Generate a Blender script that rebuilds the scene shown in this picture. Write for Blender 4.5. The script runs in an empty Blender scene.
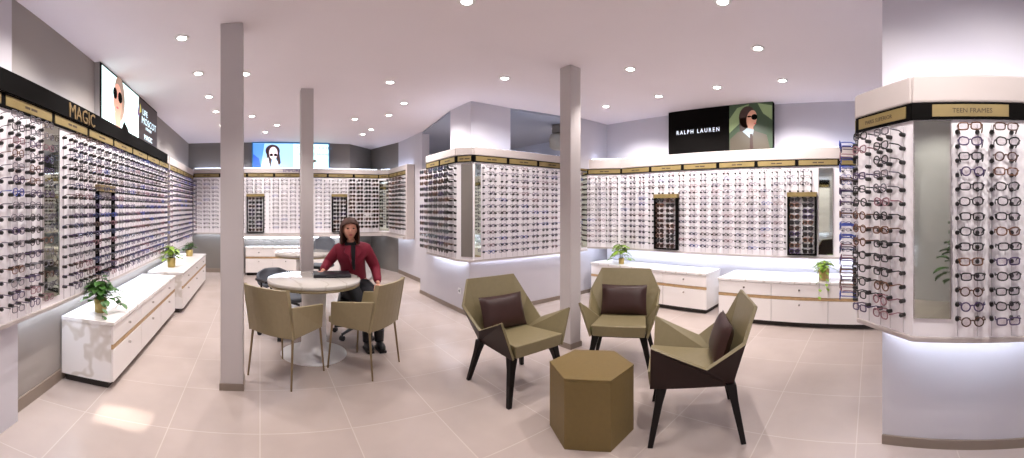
import bpy, bmesh, math, random
from mathutils import Vector, Matrix
random.seed(7)
scene = bpy.context.scene
COL = scene.collection
PI = math.pi

# ---------------------------------------------------------------- camera (cylindrical sweep of a level phone panorama)
F, XV, Y0, EYE = 390.0, 260.0, 208.0, 1.45
cam = bpy.data.cameras.new('camera')
cam_ob = bpy.data.objects.new('camera', cam)
COL.objects.link(cam_ob)
cam.type = 'PANO'
cam.panorama_type = 'CENTRAL_CYLINDRICAL'
half = 512.0 / F
cam.central_cylindrical_range_u_min = -half
cam.central_cylindrical_range_u_max = half
cam.central_cylindrical_range_v_min = -(458.0 - Y0) / F
cam.central_cylindrical_range_v_max = Y0 / F
cam.central_cylindrical_radius = 1.0
cam_ob.location = (0, 0, EYE)
cam_ob.rotation_euler = (PI / 2, 0, -(512.0 - XV) / F)
cam.clip_start = 0.02
scene.camera = cam_ob

# ---------------------------------------------------------------- world and exposure
world = bpy.data.worlds.new('world'); scene.world = world
world.use_nodes = True
world.node_tree.nodes['Background'].inputs[0].default_value = (0.80, 0.78, 0.85, 1)
world.node_tree.nodes['Background'].inputs[1].default_value = 0.55
scene.view_settings.view_transform = 'Standard'
scene.view_settings.look = 'None'
scene.view_settings.exposure = 0.66
scene.view_settings.gamma = 1.0
scene.view_settings.use_curve_mapping = False
SPOT_W = 50.0
LED_UP, LED_DOWN = 7.5, 14.0
DEG = math.degrees

# ---------------------------------------------------------------- materials
def lin(h):
    if isinstance(h, str):
        c = [int(h[i:i + 2], 16) / 255 for i in (0, 2, 4)]
        return tuple(x / 12.92 if x <= 0.04045 else ((x + 0.055) / 1.055) ** 2.4 for x in c) + (1,)
    return tuple(h) + (1,)

def mat(name, colour, rough=0.6, metal=0.0, noise=0.0, nscale=8.0, spec=0.5, bump=0.0, emit=None, strength=0.0, coat=0.0):
    m = bpy.data.materials.new(name); m.use_nodes = True
    nt = m.node_tree; b = nt.nodes['Principled BSDF']
    c = lin(colour)
    b.inputs['Base Color'].default_value = c
    b.inputs['Roughness'].default_value = rough
    b.inputs['Metallic'].default_value = metal
    b.inputs['Specular IOR Level'].default_value = spec
    b.inputs['Coat Weight'].default_value = coat
    if emit is not None:
        b.inputs['Emission Color'].default_value = lin(emit)
        b.inputs['Emission Strength'].default_value = strength
    if noise or bump:
        tc = nt.nodes.new('ShaderNodeTexCoord')
        n = nt.nodes.new('ShaderNodeTexNoise'); n.inputs['Scale'].default_value = nscale
        n.inputs['Detail'].default_value = 4
        nt.links.new(tc.outputs['Object'], n.inputs['Vector'])
        if noise:
            r = nt.nodes.new('ShaderNodeMapRange')
            r.inputs[1].default_value = 0.3; r.inputs[2].default_value = 0.7
            r.inputs[3].default_value = 1 - noise; r.inputs[4].default_value = 1 + noise
            nt.links.new(n.outputs['Fac'], r.inputs[0])
            mx = nt.nodes.new('ShaderNodeVectorMath'); mx.operation = 'SCALE'
            mx.inputs[0].default_value = c[:3]
            nt.links.new(r.outputs[0], mx.inputs['Scale'])
            nt.links.new(mx.outputs[0], b.inputs['Base Color'])
        if bump:
            bp = nt.nodes.new('ShaderNodeBump'); bp.inputs['Strength'].default_value = bump
            bp.inputs['Distance'].default_value = 0.002
            nt.links.new(n.outputs['Fac'], bp.inputs['Height'])
            nt.links.new(bp.outputs[0], b.inputs['Normal'])
    return m

def glass_mat(name, tint, fac, gloss=0.08):
    m = bpy.data.materials.new(name); m.use_nodes = True
    nt = m.node_tree; nt.nodes.clear()
    out = nt.nodes.new('ShaderNodeOutputMaterial')
    tr = nt.nodes.new('ShaderNodeBsdfTransparent'); tr.inputs[0].default_value = lin(tint)
    gl = nt.nodes.new('ShaderNodeBsdfGlossy'); gl.inputs['Roughness'].default_value = gloss
    mx = nt.nodes.new('ShaderNodeMixShader'); mx.inputs[0].default_value = fac
    nt.links.new(tr.outputs[0], mx.inputs[1]); nt.links.new(gl.outputs[0], mx.inputs[2])
    nt.links.new(mx.outputs[0], out.inputs[0])
    return m

def floor_mat():
    m = bpy.data.materials.new('floor_tile'); m.use_nodes = True
    nt = m.node_tree; b = nt.nodes['Principled BSDF']
    tc = nt.nodes.new('ShaderNodeTexCoord')
    mp = nt.nodes.new('ShaderNodeMapping'); mp.inputs['Location'].default_value = (0.0, 0.5, 0)
    nt.links.new(tc.outputs['Object'], mp.inputs['Vector'])
    br = nt.nodes.new('ShaderNodeTexBrick'); br.offset = 0; br.squash = 1
    br.inputs['Scale'].default_value = 1.0
    br.inputs['Brick Width'].default_value = 0.6; br.inputs['Row Height'].default_value = 0.6
    br.inputs['Mortar Size'].default_value = 0.004; br.inputs['Mortar Smooth'].default_value = 0.2
    br.inputs['Color1'].default_value = lin('B3A49D'); br.inputs['Color2'].default_value = lin('AE9F98')
    br.inputs['Mortar'].default_value = lin('BFB1A9')
    nt.links.new(mp.outputs[0], br.inputs['Vector'])
    n = nt.nodes.new('ShaderNodeTexNoise'); n.inputs['Scale'].default_value = 2.3; n.inputs['Detail'].default_value = 6
    nt.links.new(tc.outputs['Object'], n.inputs['Vector'])
    r = nt.nodes.new('ShaderNodeMapRange'); r.inputs[1].default_value = 0.3; r.inputs[2].default_value = 0.7
    r.inputs[3].default_value = 0.93; r.inputs[4].default_value = 1.06
    nt.links.new(n.outputs['Fac'], r.inputs[0])
    mx = nt.nodes.new('ShaderNodeVectorMath'); mx.operation = 'SCALE'
    nt.links.new(br.outputs['Color'], mx.inputs[0]); nt.links.new(r.outputs[0], mx.inputs['Scale'])
    nt.links.new(mx.outputs[0], b.inputs['Base Color'])
    b.inputs['Roughness'].default_value = 0.27
    b.inputs['Specular IOR Level'].default_value = 0.5
    return m

def marble_mat(name, base, vein, scale=1.6, rough=0.22):
    m = bpy.data.materials.new(name); m.use_nodes = True
    nt = m.node_tree; b = nt.nodes['Principled BSDF']
    tc = nt.nodes.new('ShaderNodeTexCoord')
    w = nt.nodes.new('ShaderNodeTexWave'); w.inputs['Scale'].default_value = scale
    w.inputs['Distortion'].default_value = 7; w.inputs['Detail'].default_value = 3; w.inputs['Detail Scale'].default_value = 1.2
    nt.links.new(tc.outputs['Object'], w.inputs['Vector'])
    cr = nt.nodes.new('ShaderNodeValToRGB')
    cr.color_ramp.elements[0].position = 0.0; cr.color_ramp.elements[0].color = lin(vein)
    cr.color_ramp.elements[1].position = 0.03; cr.color_ramp.elements[1].color = lin(base)
    nt.links.new(w.outputs['Fac'], cr.inputs[0]); nt.links.new(cr.outputs[0], b.inputs['Base Color'])
    b.inputs['Roughness'].default_value = rough
    return m

M = {}
M['floor'] = floor_mat()
M['ceiling'] = mat('ceiling_paint', 'E6DCDF', 0.85, noise=0.01, nscale=2)
M['ceiling_grey'] = mat('grey_rear_ceiling', '9A9EAA', 0.85, noise=0.02, nscale=2)  # rear ceiling coloured greyer than the main one
M['wall'] = mat('white_wall_paint', 'C6C1C7', 0.7, noise=0.015, nscale=3)
M['wall_grey'] = mat('grey_wall_paint', '9A928C', 0.75, noise=0.02, nscale=3)
M['wall_taupe'] = mat('taupe_wall_paint', '77706A', 0.75, noise=0.03, nscale=3)
M['wall_blue'] = mat('bluish_lit_wall', 'B4BCD0', 0.7, noise=0.02, nscale=3)  # bluish light on the rear walls is put into their colour
M['column'] = mat('column_paint', 'BDB4B2', 0.6, noise=0.015, nscale=4)
M['base'] = mat('baseboard_taupe', '85766A', 0.45, noise=0.04, nscale=9)
M['panel'] = mat('display_white', 'F6F1F4', 0.45, noise=0.01, nscale=5)
M['cornice'] = mat('cornice_cream', 'BFB4B0', 0.6, noise=0.01, nscale=5)
M['black'] = mat('fascia_black', '0C0A09', 0.75, noise=0.05, nscale=20, spec=0.06)
M['gold'] = mat('label_gold', '877448', 0.5, metal=0.1, noise=0.08, nscale=10)
M['gold_letter'] = mat('gold_letters', '7E6640', 0.5, metal=0.2, noise=0.05)
M['ink'] = mat('label_ink', '3A2A1A', 0.6, noise=0.05)
M['mirror'] = mat('mirror_glass', 'C6CCBE', 0.03, metal=1.0)
M['rod'] = mat('acrylic_rod', 'DAD3D6', 0.15, spec=0.7, noise=0.01)
M['knob'] = mat('black_knob', '15110F', 0.35, noise=0.05, nscale=50)
M['led'] = mat('led_cool', 'FFFFFF', 0.5, emit=(0.72, 0.84, 1.0), strength=LED_DOWN)
M['led_up'] = mat('led_cool_top', 'FFFFFF', 0.5, emit=(0.66, 0.76, 1.0), strength=LED_UP)
M['cab'] = mat('cabinet_white', 'E9E2DF', 0.3, noise=0.01, nscale=3)
M['marble'] = marble_mat('white_marble', 'E8E3E1', 'CFC6BE')
M['marble_top'] = marble_mat('table_marble', 'C6BFB8', 'B5ACA2', 1.3, 0.08)
M['wood'] = mat('oak_strip', 'B4936A', 0.5, noise=0.15, nscale=14)
M['plinth'] = mat('dark_plinth', '2E2622', 0.6, noise=0.05)
M['chrome'] = mat('chrome', 'C8C4C0', 0.18, metal=1.0, noise=0.02)
M['bronze'] = mat('bronze_leg', '8A775A', 0.35, metal=0.7, noise=0.05)
M['olive'] = mat('olive_leather', '7C7052', 0.42, noise=0.04, nscale=30, bump=0.15)
M['beige'] = mat('beige_leather', '968868', 0.45, noise=0.04, nscale=30, bump=0.15)
M['brown'] = mat('dark_brown_leather', '271410', 0.45, noise=0.08, nscale=30, bump=0.15, spec=0.25)
M['cushion'] = mat('brown_cushion', '321A15', 0.42, noise=0.08, nscale=20, bump=0.2, spec=0.35)
M['hex'] = mat('olive_gold_lacquer', '6E5A30', 0.5, noise=0.04, nscale=40)
M['legwood'] = mat('black_wood', '120D0B', 0.4, noise=0.08, nscale=25, spec=0.25)
M['clear_lens'] = glass_mat('clear_lens', 'F8F6F7', 0.06)
M['dark_lens'] = mat('dark_lens', '17120F', 0.12, spec=0.8, noise=0.05)
M['pot'] = mat('gold_pot', 'B39C5E', 0.4, metal=0.3, noise=0.08)
M['soil'] = mat('soil', '2A1E15', 0.9, noise=0.2, nscale=60)
M['leaf'] = mat('leaf_green', '3F6A2A', 0.45, noise=0.3, nscale=14)
M['leaf2'] = mat('leaf_light_green', '86A63A', 0.45, noise=0.25, nscale=14)
M['stem'] = mat('stem_green', '4A5A2A', 0.6, noise=0.1)
M['skin'] = mat('skin', 'C98F78', 0.5, noise=0.03, nscale=20)
M['coat'] = mat('crimson_wool', '78102A', 0.8, noise=0.08, nscale=40, bump=0.3)
M['dark_cloth'] = mat('black_cloth', '14141A', 0.85, noise=0.1, nscale=40)
M['hair'] = mat('brown_hair', '42200F', 0.65, noise=0.2, nscale=60)
M['boot'] = mat('black_boot', '101014', 0.4, noise=0.05)
M['lip'] = mat('lip_red', 'A04048', 0.4, noise=0.03)
M['eye'] = mat('eye_dark', '1A1210', 0.2, noise=0.03)
M['laptop'] = mat('black_case', '15131A', 0.35, noise=0.05)
M['grey_fabric'] = mat('grey_fabric', '6A6E76', 0.8, noise=0.08, nscale=50)
M['white_plastic'] = mat('white_plastic', 'E6E4E4', 0.35, noise=0.01)
M['black_plastic'] = mat('black_plastic', '16161A', 0.4, noise=0.04)
M['lamp_ring'] = mat('lamp_ring_white', 'E8E4E2', 0.4, noise=0.01)
M['lamp'] = mat('lamp_lens', 'FFFFFF', 0.4, emit=(1.0, 0.96, 0.92), strength=22)
M['duct'] = mat('duct_beige', 'A8A296', 0.5, noise=0.03)

def lit(name, colour, s=1.0, rough=0.4):
    return mat(name, colour, rough, emit=colour, strength=s)

FR = [mat('frame_' + n, c, 0.3, noise=0.05, nscale=40) for n, c in (
    ('black', '120F12'), ('tortoise', '4A2A18'), ('purple', '43305A'), ('navy', '1C2A5A'), ('grey', '6C6870'),
    ('rose', '8A5E66'), ('blue', '3148A0'), ('brown', '6A4228'))]
FRN = ['black', 'tortoiseshell', 'purple', 'navy', 'grey', 'rose', 'blue', 'brown']

# ---------------------------------------------------------------- mesh builder
class MB:
    def __init__(s): s.v = []; s.f = []; s.m = []; s.sm = []
    def add(s, vs, fs, mi=0, smooth=False):
        o = len(s.v); s.v += [tuple(v) for v in vs]
        for f in fs:
            s.f.append(tuple(i + o for i in f)); s.m.append(mi); s.sm.append(smooth)
    def box(s, x0, x1, y0, y1, z0, z1, mi=0):
        s.add([(x0, y0, z0), (x1, y0, z0), (x1, y1, z0), (x0, y1, z0), (x0, y0, z1), (x1, y0, z1), (x1, y1, z1), (x0, y1, z1)],
              [(0, 3, 2, 1), (4, 5, 6, 7), (0, 1, 5, 4), (1, 2, 6, 5), (2, 3, 7, 6), (3, 0, 4, 7)], mi)
    def prism(s, pts, z0, z1, mi=0):       # pts counter-clockwise
        n = len(pts)
        s.add([(x, y, z0) for x, y in pts] + [(x, y, z1) for x, y in pts],
              [tuple(range(n - 1, -1, -1)), tuple(range(n, 2 * n))] + [(i, (i + 1) % n, n + (i + 1) % n, n + i) for i in range(n)], mi)
    def obox(s, p0, p1, n, d0, d1, z0, z1, mi=0):   # slab along p0-p1, offsets d0..d1 along n
        a = [(p0[0] + n[0] * d0, p0[1] + n[1] * d0), (p1[0] + n[0] * d0, p1[1] + n[1] * d0),
             (p1[0] + n[0] * d1, p1[1] + n[1] * d1), (p0[0] + n[0] * d1, p0[1] + n[1] * d1)]
        ar = sum(a[i][0] * a[(i + 1) % 4][1] - a[(i + 1) % 4][0] * a[i][1] for i in range(4))
        s.prism(a if ar > 0 else a[::-1], z0, z1, mi)
    def tube(s, pts, r, n=8, mi=0, closed=False, cap=True, smooth=True):
        P = [Vector(p) for p in pts]; k = len(P)
        R = r if isinstance(r, (list, tuple)) else [r] * k
        vs = []; up = None
        for i in range(k):
            a = P[(i - 1) % k] if (closed or i > 0) else P[i]
            b = P[(i + 1) % k] if (closed or i < k - 1) else P[i]
            t = (b - a).normalized()
            if up is None: up = Vector((0, 0, 1)) if abs(t.z) < 0.9 else Vector((1, 0, 0))
            u = (up - t * up.dot(t)); u = u.normalized() if u.length > 1e-6 else t.orthogonal().normalized()
            up = u; w = t.cross(u)
            for j in range(n):
                g = 2 * PI * j / n
                vs.append(P[i] + (u * math.cos(g) + w * math.sin(g)) * R[i])
        fs = []
        for i in range(k if closed else k - 1):
            for j in range(n):
                a = i * n + j; b = i * n + (j + 1) % n; i2 = (i + 1) % k
                fs.append((a, b, i2 * n + (j + 1) % n, i2 * n + j))
        s.add(vs, fs, mi, smooth)
        if cap and not closed:
            s.add(vs[:n], [tuple(range(n - 1, -1, -1))], mi); s.add(vs[-n:], [tuple(range(n))], mi)
    def lathe(s, prof, c=(0, 0, 0), n=24, mi=0, smooth=True):
        k = len(prof)
        vs = [(c[0] + r * math.cos(2 * PI * j / n), c[1] + r * math.sin(2 * PI * j / n), c[2] + z) for r, z in prof for j in range(n)]
        fs = [(i * n + j, i * n + (j + 1) % n, (i + 1) * n + (j + 1) % n, (i + 1) * n + j) for i in range(k - 1) for j in range(n)]
        s.add(vs, fs, mi, smooth)
        if prof[0][0] > 1e-6: s.add(vs[:n], [tuple(range(n - 1, -1, -1))], mi)
        if prof[-1][0] > 1e-6: s.add(vs[-n:], [tuple(range(n))], mi)
    def ell(s, c, r, n=12, k=8, mi=0, rot=None):
        vs = []; fs = []
        for i in range(k + 1):
            t = PI * i / k
            for j in range(n):
                g = 2 * PI * j / n
                v = Vector((r[0] * math.sin(t) * math.cos(g), r[1] * math.sin(t) * math.sin(g), r[2] * math.cos(t)))
                if rot: v = rot @ v
                vs.append(Vector(c) + v)
        for i in range(k):
            for j in range(n):
                fs.append((i * n + j, (i + 1) * n + j, (i + 1) * n + (j + 1) % n, i * n + (j + 1) % n))
        s.add(vs, fs, mi, True)
    def mesh(s, name, mats):
        me = bpy.data.meshes.new(name)
        me.from_pydata([tuple(v) for v in s.v], [], s.f)
        for m in (mats if isinstance(mats, (list, tuple)) else [mats]): me.materials.append(m)
        me.polygons.foreach_set('material_index', s.m)
        me.polygons.foreach_set('use_smooth', s.sm)
        me.update(); return me
    def build(s, name, mats, parent=None, bevel=0.0, loc=None):
        o = bpy.data.objects.new(name, s.mesh(name, mats)); COL.objects.link(o)
        if parent: o.parent = parent
        if loc: o.location = loc
        if bevel:
            b = o.modifiers.new('bevel', 'BEVEL'); b.width = bevel; b.segments = 2; b.limit_method = 'ANGLE'; b.angle_limit = 0.7
        return o

def tag(o, label=None, cat=None, group=None, kind=None):
    if label: o['label'] = label
    if cat: o['category'] = cat
    if group: o['group'] = group
    if kind: o['kind'] = kind
    return o
def thing(name, label, cat, loc=(0, 0, 0), rz=0, group=None):
    o = bpy.data.objects.new(name, None); COL.objects.link(o)
    o.location = loc; o.rotation_euler = (0, 0, rz); o.empty_display_size = 0.1
    return tag(o, label, cat, group)
def struct(name, mb, m, bevel=0.0):
    return tag(mb.build(name, m, bevel=bevel), kind='structure')
def dup(root, loc, rz, label, group=None):
    r = root.copy(); COL.objects.link(r); r.location = loc; r.rotation_euler = (0, 0, rz); r['label'] = label
    if group: r['group'] = group
    for ch in list(root.children):
        c = ch.copy(); COL.objects.link(c); c.parent = r
        for g in ch.children:
            d = g.copy(); COL.objects.link(d); d.parent = c
    return r
ORD = ['first', 'second', 'third', 'fourth', 'fifth', 'sixth', 'seventh', 'eighth', 'ninth', 'tenth', 'eleventh', 'twelfth', 'thirteenth',
       'fourteenth', 'fifteenth', 'sixteenth', 'seventeenth', 'eighteenth', 'nineteenth', 'twentieth'] + ['twenty-' + w for w in
       ('first', 'second', 'third', 'fourth', 'fifth', 'sixth', 'seventh', 'eighth', 'ninth')] + ['thirtieth', 'thirty-first', 'thirty-second']

# ---------------------------------------------------------------- room shell
CEIL = 2.92
mb = MB(); mb.box(-1.9, 7.0, -2.6, 10.4, -0.08, 0.0); struct('floor', mb, M['floor'])
mb = MB(); mb.box(-1.9, 7.0, -2.6, 10.4, CEIL, CEIL + 0.1); struct('ceiling', mb, M['ceiling'])
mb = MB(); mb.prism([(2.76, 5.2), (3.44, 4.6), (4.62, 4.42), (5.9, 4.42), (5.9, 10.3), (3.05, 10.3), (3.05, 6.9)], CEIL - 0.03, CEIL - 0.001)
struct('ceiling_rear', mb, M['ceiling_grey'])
mb = MB(); mb.box(-1.8, -1.62, 1.9, 8.75, 0, CEIL); struct('wall_left', mb, M['wall_grey'])
mb = MB(); mb.box(-1.8, -1.62, -2.5, 1.9, 0, CEIL); struct('wall_left_front', mb, M['wall'])
mb = MB(); mb.box(-1.8, 2.05, 8.75, 8.9, 0, CEIL)
mb.prism([(2.05, 8.75), (2.75, 9.4), (2.75, 9.55), (2.05, 8.9)], 0, CEIL)
mb.prism([(2.75, 9.4), (3.04, 8.2), (3.2, 8.2), (3.2, 9.55), (2.75, 9.55)], 0, CEIL); struct('wall_back', mb, M['wall_taupe'])
mb = MB(); mb.box(3.04, 3.2, 6.9, 8.2, 0, CEIL); struct('wall_alcove', mb, M['wall'])
mb = MB(); mb.box(3.2, 5.9, 9.3, 9.45, 0, CEIL); mb.box(5.75, 5.9, 4.42, 9.3, 0, CEIL); struct('wall_rear', mb, M['wall_blue'])
mb = MB(); mb.box(5.36, 5.55, -2.5, 4.34, 0, CEIL); struct('wall_right', mb, M['wall'])
mb = MB(); mb.box(4.55, 5.55, 4.34, 4.42, 2.1, CEIL); mb.box(3.6, 5.55, 4.46, 4.6, 0, 2.14); struct('wall_island', mb, M['wall'])
mb = MB(); mb.box(2.66, 3.6, 4.46, 6.1, 0, 2.1); struct('wall_island_block', mb, M['wall'])
mb = MB(); mb.box(2.76, 3.44, 4.6, 5.2, 2.1, CEIL); struct('trim_1', mb, M['wall'])
mb = MB(); mb.box(-1.62, -1.545, 1.86, 2.16, 0, 2.3); mb.box(-1.62, -1.56, 1.86, 2.11, 2.3, CEIL); struct('trim_2', mb, M['wall'])
pa, pb = Vector((2.41, -0.06)), Vector((2.19, -0.92))
pn = Vector((pa.y - pb.y, -(pa.x - pb.x))).normalized()
if pn.dot(-pa) < 0: pn = -pn
pd = (pb - pa).normalized()
mb = MB(); mb.obox(pa, pb + pd * 0.9, pn, -0.55, 0, 0, CEIL); struct('wall_front_pier', mb, M['wall'])
# baseboards
mb = MB(); mb.box(-1.62, -1.605, 2.16, 8.75, 0, 0.09); struct('baseboard_left', mb, M['base'])
mb = MB(); mb.box(-1.62, 2.05, 8.735, 8.75, 0, 0.09); struct('baseboard_back', mb, M['base'])
mb = MB(); mb.box(3.025, 3.04, 6.9, 8.2, 0, 0.08); mb.box(3.025, 3.2, 6.885, 6.9, 0, 0.08); struct('baseboard_alcove', mb, M['base'])
mb = MB(); mb.box(2.645, 2.66, 4.445, 6.1, 0, 0.06); mb.box(2.645, 5.35, 4.445, 4.46, 0, 0.06); struct('baseboard_island', mb, M['base'])
mb = MB(); mb.box(5.345, 5.36, -2.5, 4.34, 0, 0.06); struct('baseboard_right', mb, M['base'])
mb = MB(); mb.obox(pa, pb + pd * 0.9, pn, 0.001, 0.014, 0, 0.055); struct('baseboard_front_pier', mb, M['base'])

# slim square columns
def pillar(cx, cy, w, label):
    t = thing('square_column', label, 'column', (cx, cy, 0))
    h = w / 2
    m = MB(); m.box(-h, h, -h, h, 0.0, CEIL); m.build('shaft', M['column'], t, bevel=0.004)
    m = MB(); g = h + 0.008
    m.box(-g, g, -g, g, 0, 0.055); m.build('skirting', M['base'], t)
    return t
pillar(-0.225, 3.18, 0.18, 'slim square cream column nearest the two long cabinets')
pillar(0.58, 4.83, 0.155, 'slim square column behind the marble table beside the seated woman')
pillar(2.93, 2.87, 0.155, 'slim square column between two lounge armchairs')

# ---------------------------------------------------------------- eyewear meshes
def spec_geo(shape, thick, near, dark, width=0.066):
    """local: x width, y outwards from the board, z up. material 0 frame, 1 lens"""
    parts = {}
    yl = 0.125
    seg, cr = (18, 6) if near else (10, 4)
    def outline(cx, sx, grow=0.0):
        P = []
        for i in range(seg):
            a = 2 * PI * i / seg
            c, s_ = math.cos(a), math.sin(a)
            if shape == 'round': x, z = 0.0235 * c, 0.0225 * s_
            elif shape == 'square':
                e = 0.55
                x = 0.0265 * math.copysign(abs(c) ** e, c); z = 0.0185 * math.copysign(abs(s_) ** e, s_)
            else:
                x = 0.0265 * math.copysign(abs(c) ** 0.75, c); z = 0.0200 * math.copysign(abs(s_) ** 0.8, s_)
                z += 0.003 * (x * sx > 0) * (s_ > 0)
            P.append(Vector((cx + x * (1 + grow), yl - 0.1 * abs(cx + x) ** 1.5 * 4 * 0.3, z * (1 + grow))))
        return P
    fr = MB()
    for sx in (-1, 1):
        fr.tube(outline(sx * 0.0335, sx), thick, cr, 0, closed=True)
    fr.tube([(-0.0105, yl, 0.006), (0, yl + 0.002, 0.010), (0.0105, yl, 0.006)], thick, cr, 0)
    parts['frame'] = fr
    for sx, nm in ((-1, 'l'), (1, 'r')):
        le = MB(); P = outline(sx * 0.0335, sx, -0.04)
        le.add(P + [p + Vector((0, -0.0015, 0)) for p in P], [tuple(range(seg)), tuple(range(2 * seg - 1, seg - 1, -1))] +
               [(i, (i + 1) % seg, seg + (i + 1) % seg, seg + i) for i in range(seg)], 1)
        parts['lens' + nm] = le
        te = MB()
        te.tube([(sx * 0.060, yl - 0.010, 0.008), (sx * width, yl - 0.016, 0.008), (sx * width, 0.05, 0.007), (sx * (width - 0.003), 0.018, -0.004), (sx * (width - 0.006), 0.004, -0.014)],
                [thick, thick * 1.1, thick * 0.9, thick * 1.1, thick], cr, 0)
        parts['temple' + nm] = te
    return parts
SH = ['round', 'square', 'oval']
_cache = {}
def merged_mesh(shape, ci, dark, thick):
    k = (shape, ci, dark)
    if k not in _cache:
        P = spec_geo(shape, thick, False, dark); m = MB()
        for p in P.values():
            o = len(m.v); m.v += p.v; m.f += [tuple(i + o for i in f) for f in p.f]; m.m += p.m; m.sm += p.sm
        _cache[k] = (m, m.mesh('eyeglasses' if not dark else 'sunglasses', [FR[ci], M['dark_lens'] if dark else M['clear_lens']]))
    return _cache[k]
_pcache = {}
def part_glasses(name, shape, ci, dark, mtx, label, group):
    th = 0.0037 if 'pier' in group else 0.0027
    k = (shape, ci, th)
    if k not in _pcache:
        P = spec_geo(shape, th, True, dark)
        mats = [FR[ci], M['dark_lens'] if dark else M['clear_lens']]
        _pcache[k] = [(n, P[kk].mesh(n, mats)) for n, kk in (('frame', 'frame'), ('lens', 'lensl'), ('lens', 'lensr'), ('temple', 'templel'), ('temple', 'templer'))]
    r = bpy.data.objects.new(name, None); COL.objects.link(r); r.matrix_world = mtx; r.empty_display_size = 0.02
    tag(r, label, name, group)
    for n, me in _pcache[k]:
        o = bpy.data.objects.new(n, me); COL.objects.link(o); o.parent = r
    return r

SLOTS = []      # every pair on every wall: (distance, matrix, kind, colour, shape, where, col, row, group)
def unit(p0, p1, flip=False):
    p0, p1 = Vector(p0), Vector(p1); d = (p1 - p0).normalized(); n = Vector((d.y, -d.x))
    mid = (p0 + p1) / 2
    if flip: return p0, p1, d, (n if n.y > 0 else -n)      # faces away from the front of the shop
    if n.dot(-mid) < 0: n = -n
    return p0, p1, d, n
ROWS, DZ = 14, 0.0865
def rods_mesh(zb, zt, rows, z1, near, DZ):
    m = MB()
    for sx in (-0.055, 0.055):
        m.tube([(sx, 0.012, zb + 0.01), (sx, 0.012, zt - 0.03)], 0.0028, 6, 0)
        for r in range(rows):
            z = z1 - r * DZ
            m.tube([(sx, 0.004, z), (sx, 0.034, z)], [0.0125, 0.0125], 8 if near else 6, 1)
            m.tube([(sx, 0.034, z), (sx, 0.040, z)], [0.0115, 0.008], 8 if near else 6, 1)
    return m.mesh('holder_rod', [M['rod'], M['knob']])
def columns(root, p0, p1, n, d, offs, zb, zt, where, palette, kind='eyeglasses', near=False, group='', rows=ROWS, skip=None, dark_p=0.0, yo=0.0, rod=True, xo=0.010, dz=DZ):
    z1 = zt - 0.075
    me = rods_mesh(zb, zt, rows, z1, near, dz) if rod else None
    ang = math.atan2(-n.x, n.y)     # local +y -> n
    R = Matrix.Rotation(ang, 4, 'Z')
    for ci, o in enumerate(offs):
        base = p0 + d * o
        T = Matrix.Translation((base.x, base.y, 0)) @ R
        if rod:
            ob = bpy.data.objects.new('holder_rod', me); COL.objects.link(ob); ob.parent = root
            ob.matrix_world = T
        for r in range(rows):
            z = z1 - r * dz + 0.012
            if skip and skip(o, z): continue
            if random.random() < 0.015: continue
            c = random.choice(palette); sh = random.choice(SH)
            off = xo + random.uniform(-0.006, 0.006)
            mt = T @ Matrix.Translation((off, 0.002 + yo, z)) @ Matrix.Rotation(random.uniform(-0.05, 0.05), 4, 'Z') @ Matrix.Rotation(random.uniform(-0.03, 0.03), 4, 'Y')
            k = kind
            if dark_p and random.random() < dark_p: k = 'sunglasses'
            SLOTS.append(((base.x ** 2 + base.y ** 2 + (z - EYE) ** 2) ** 0.5, mt, k, c, sh, where, ci, r, group))
def frange(a, b, s):
    L = []; x = a
    while x <= b + 1e-6: L.append(x); x += s
    return L

def text(name, body, size, m, parent, loc, rot, ext=0.002, ax='LEFT', sx=1.0, sp=1.0):
    c = bpy.data.curves.new(name, 'FONT'); c.body = body; c.size = size; c.extrude = ext; c.align_x = ax; c.resolution_u = 2; c.space_character = sp
    c.materials.append(m)
    o = bpy.data.objects.new(name, c); COL.objects.link(o); o.parent = parent
    dg = bpy.context.evaluated_depsgraph_get(); dg.update()
    me = bpy.data.meshes.new_from_object(o.evaluated_get(dg)); bpy.data.objects.remove(o, do_unlink=True)
    o = bpy.data.objects.new(name, me); COL.objects.link(o); o.parent = parent
    o.location = loc; o.rotation_euler = rot; o.scale = (sx, 1, 1)
    return o

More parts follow.
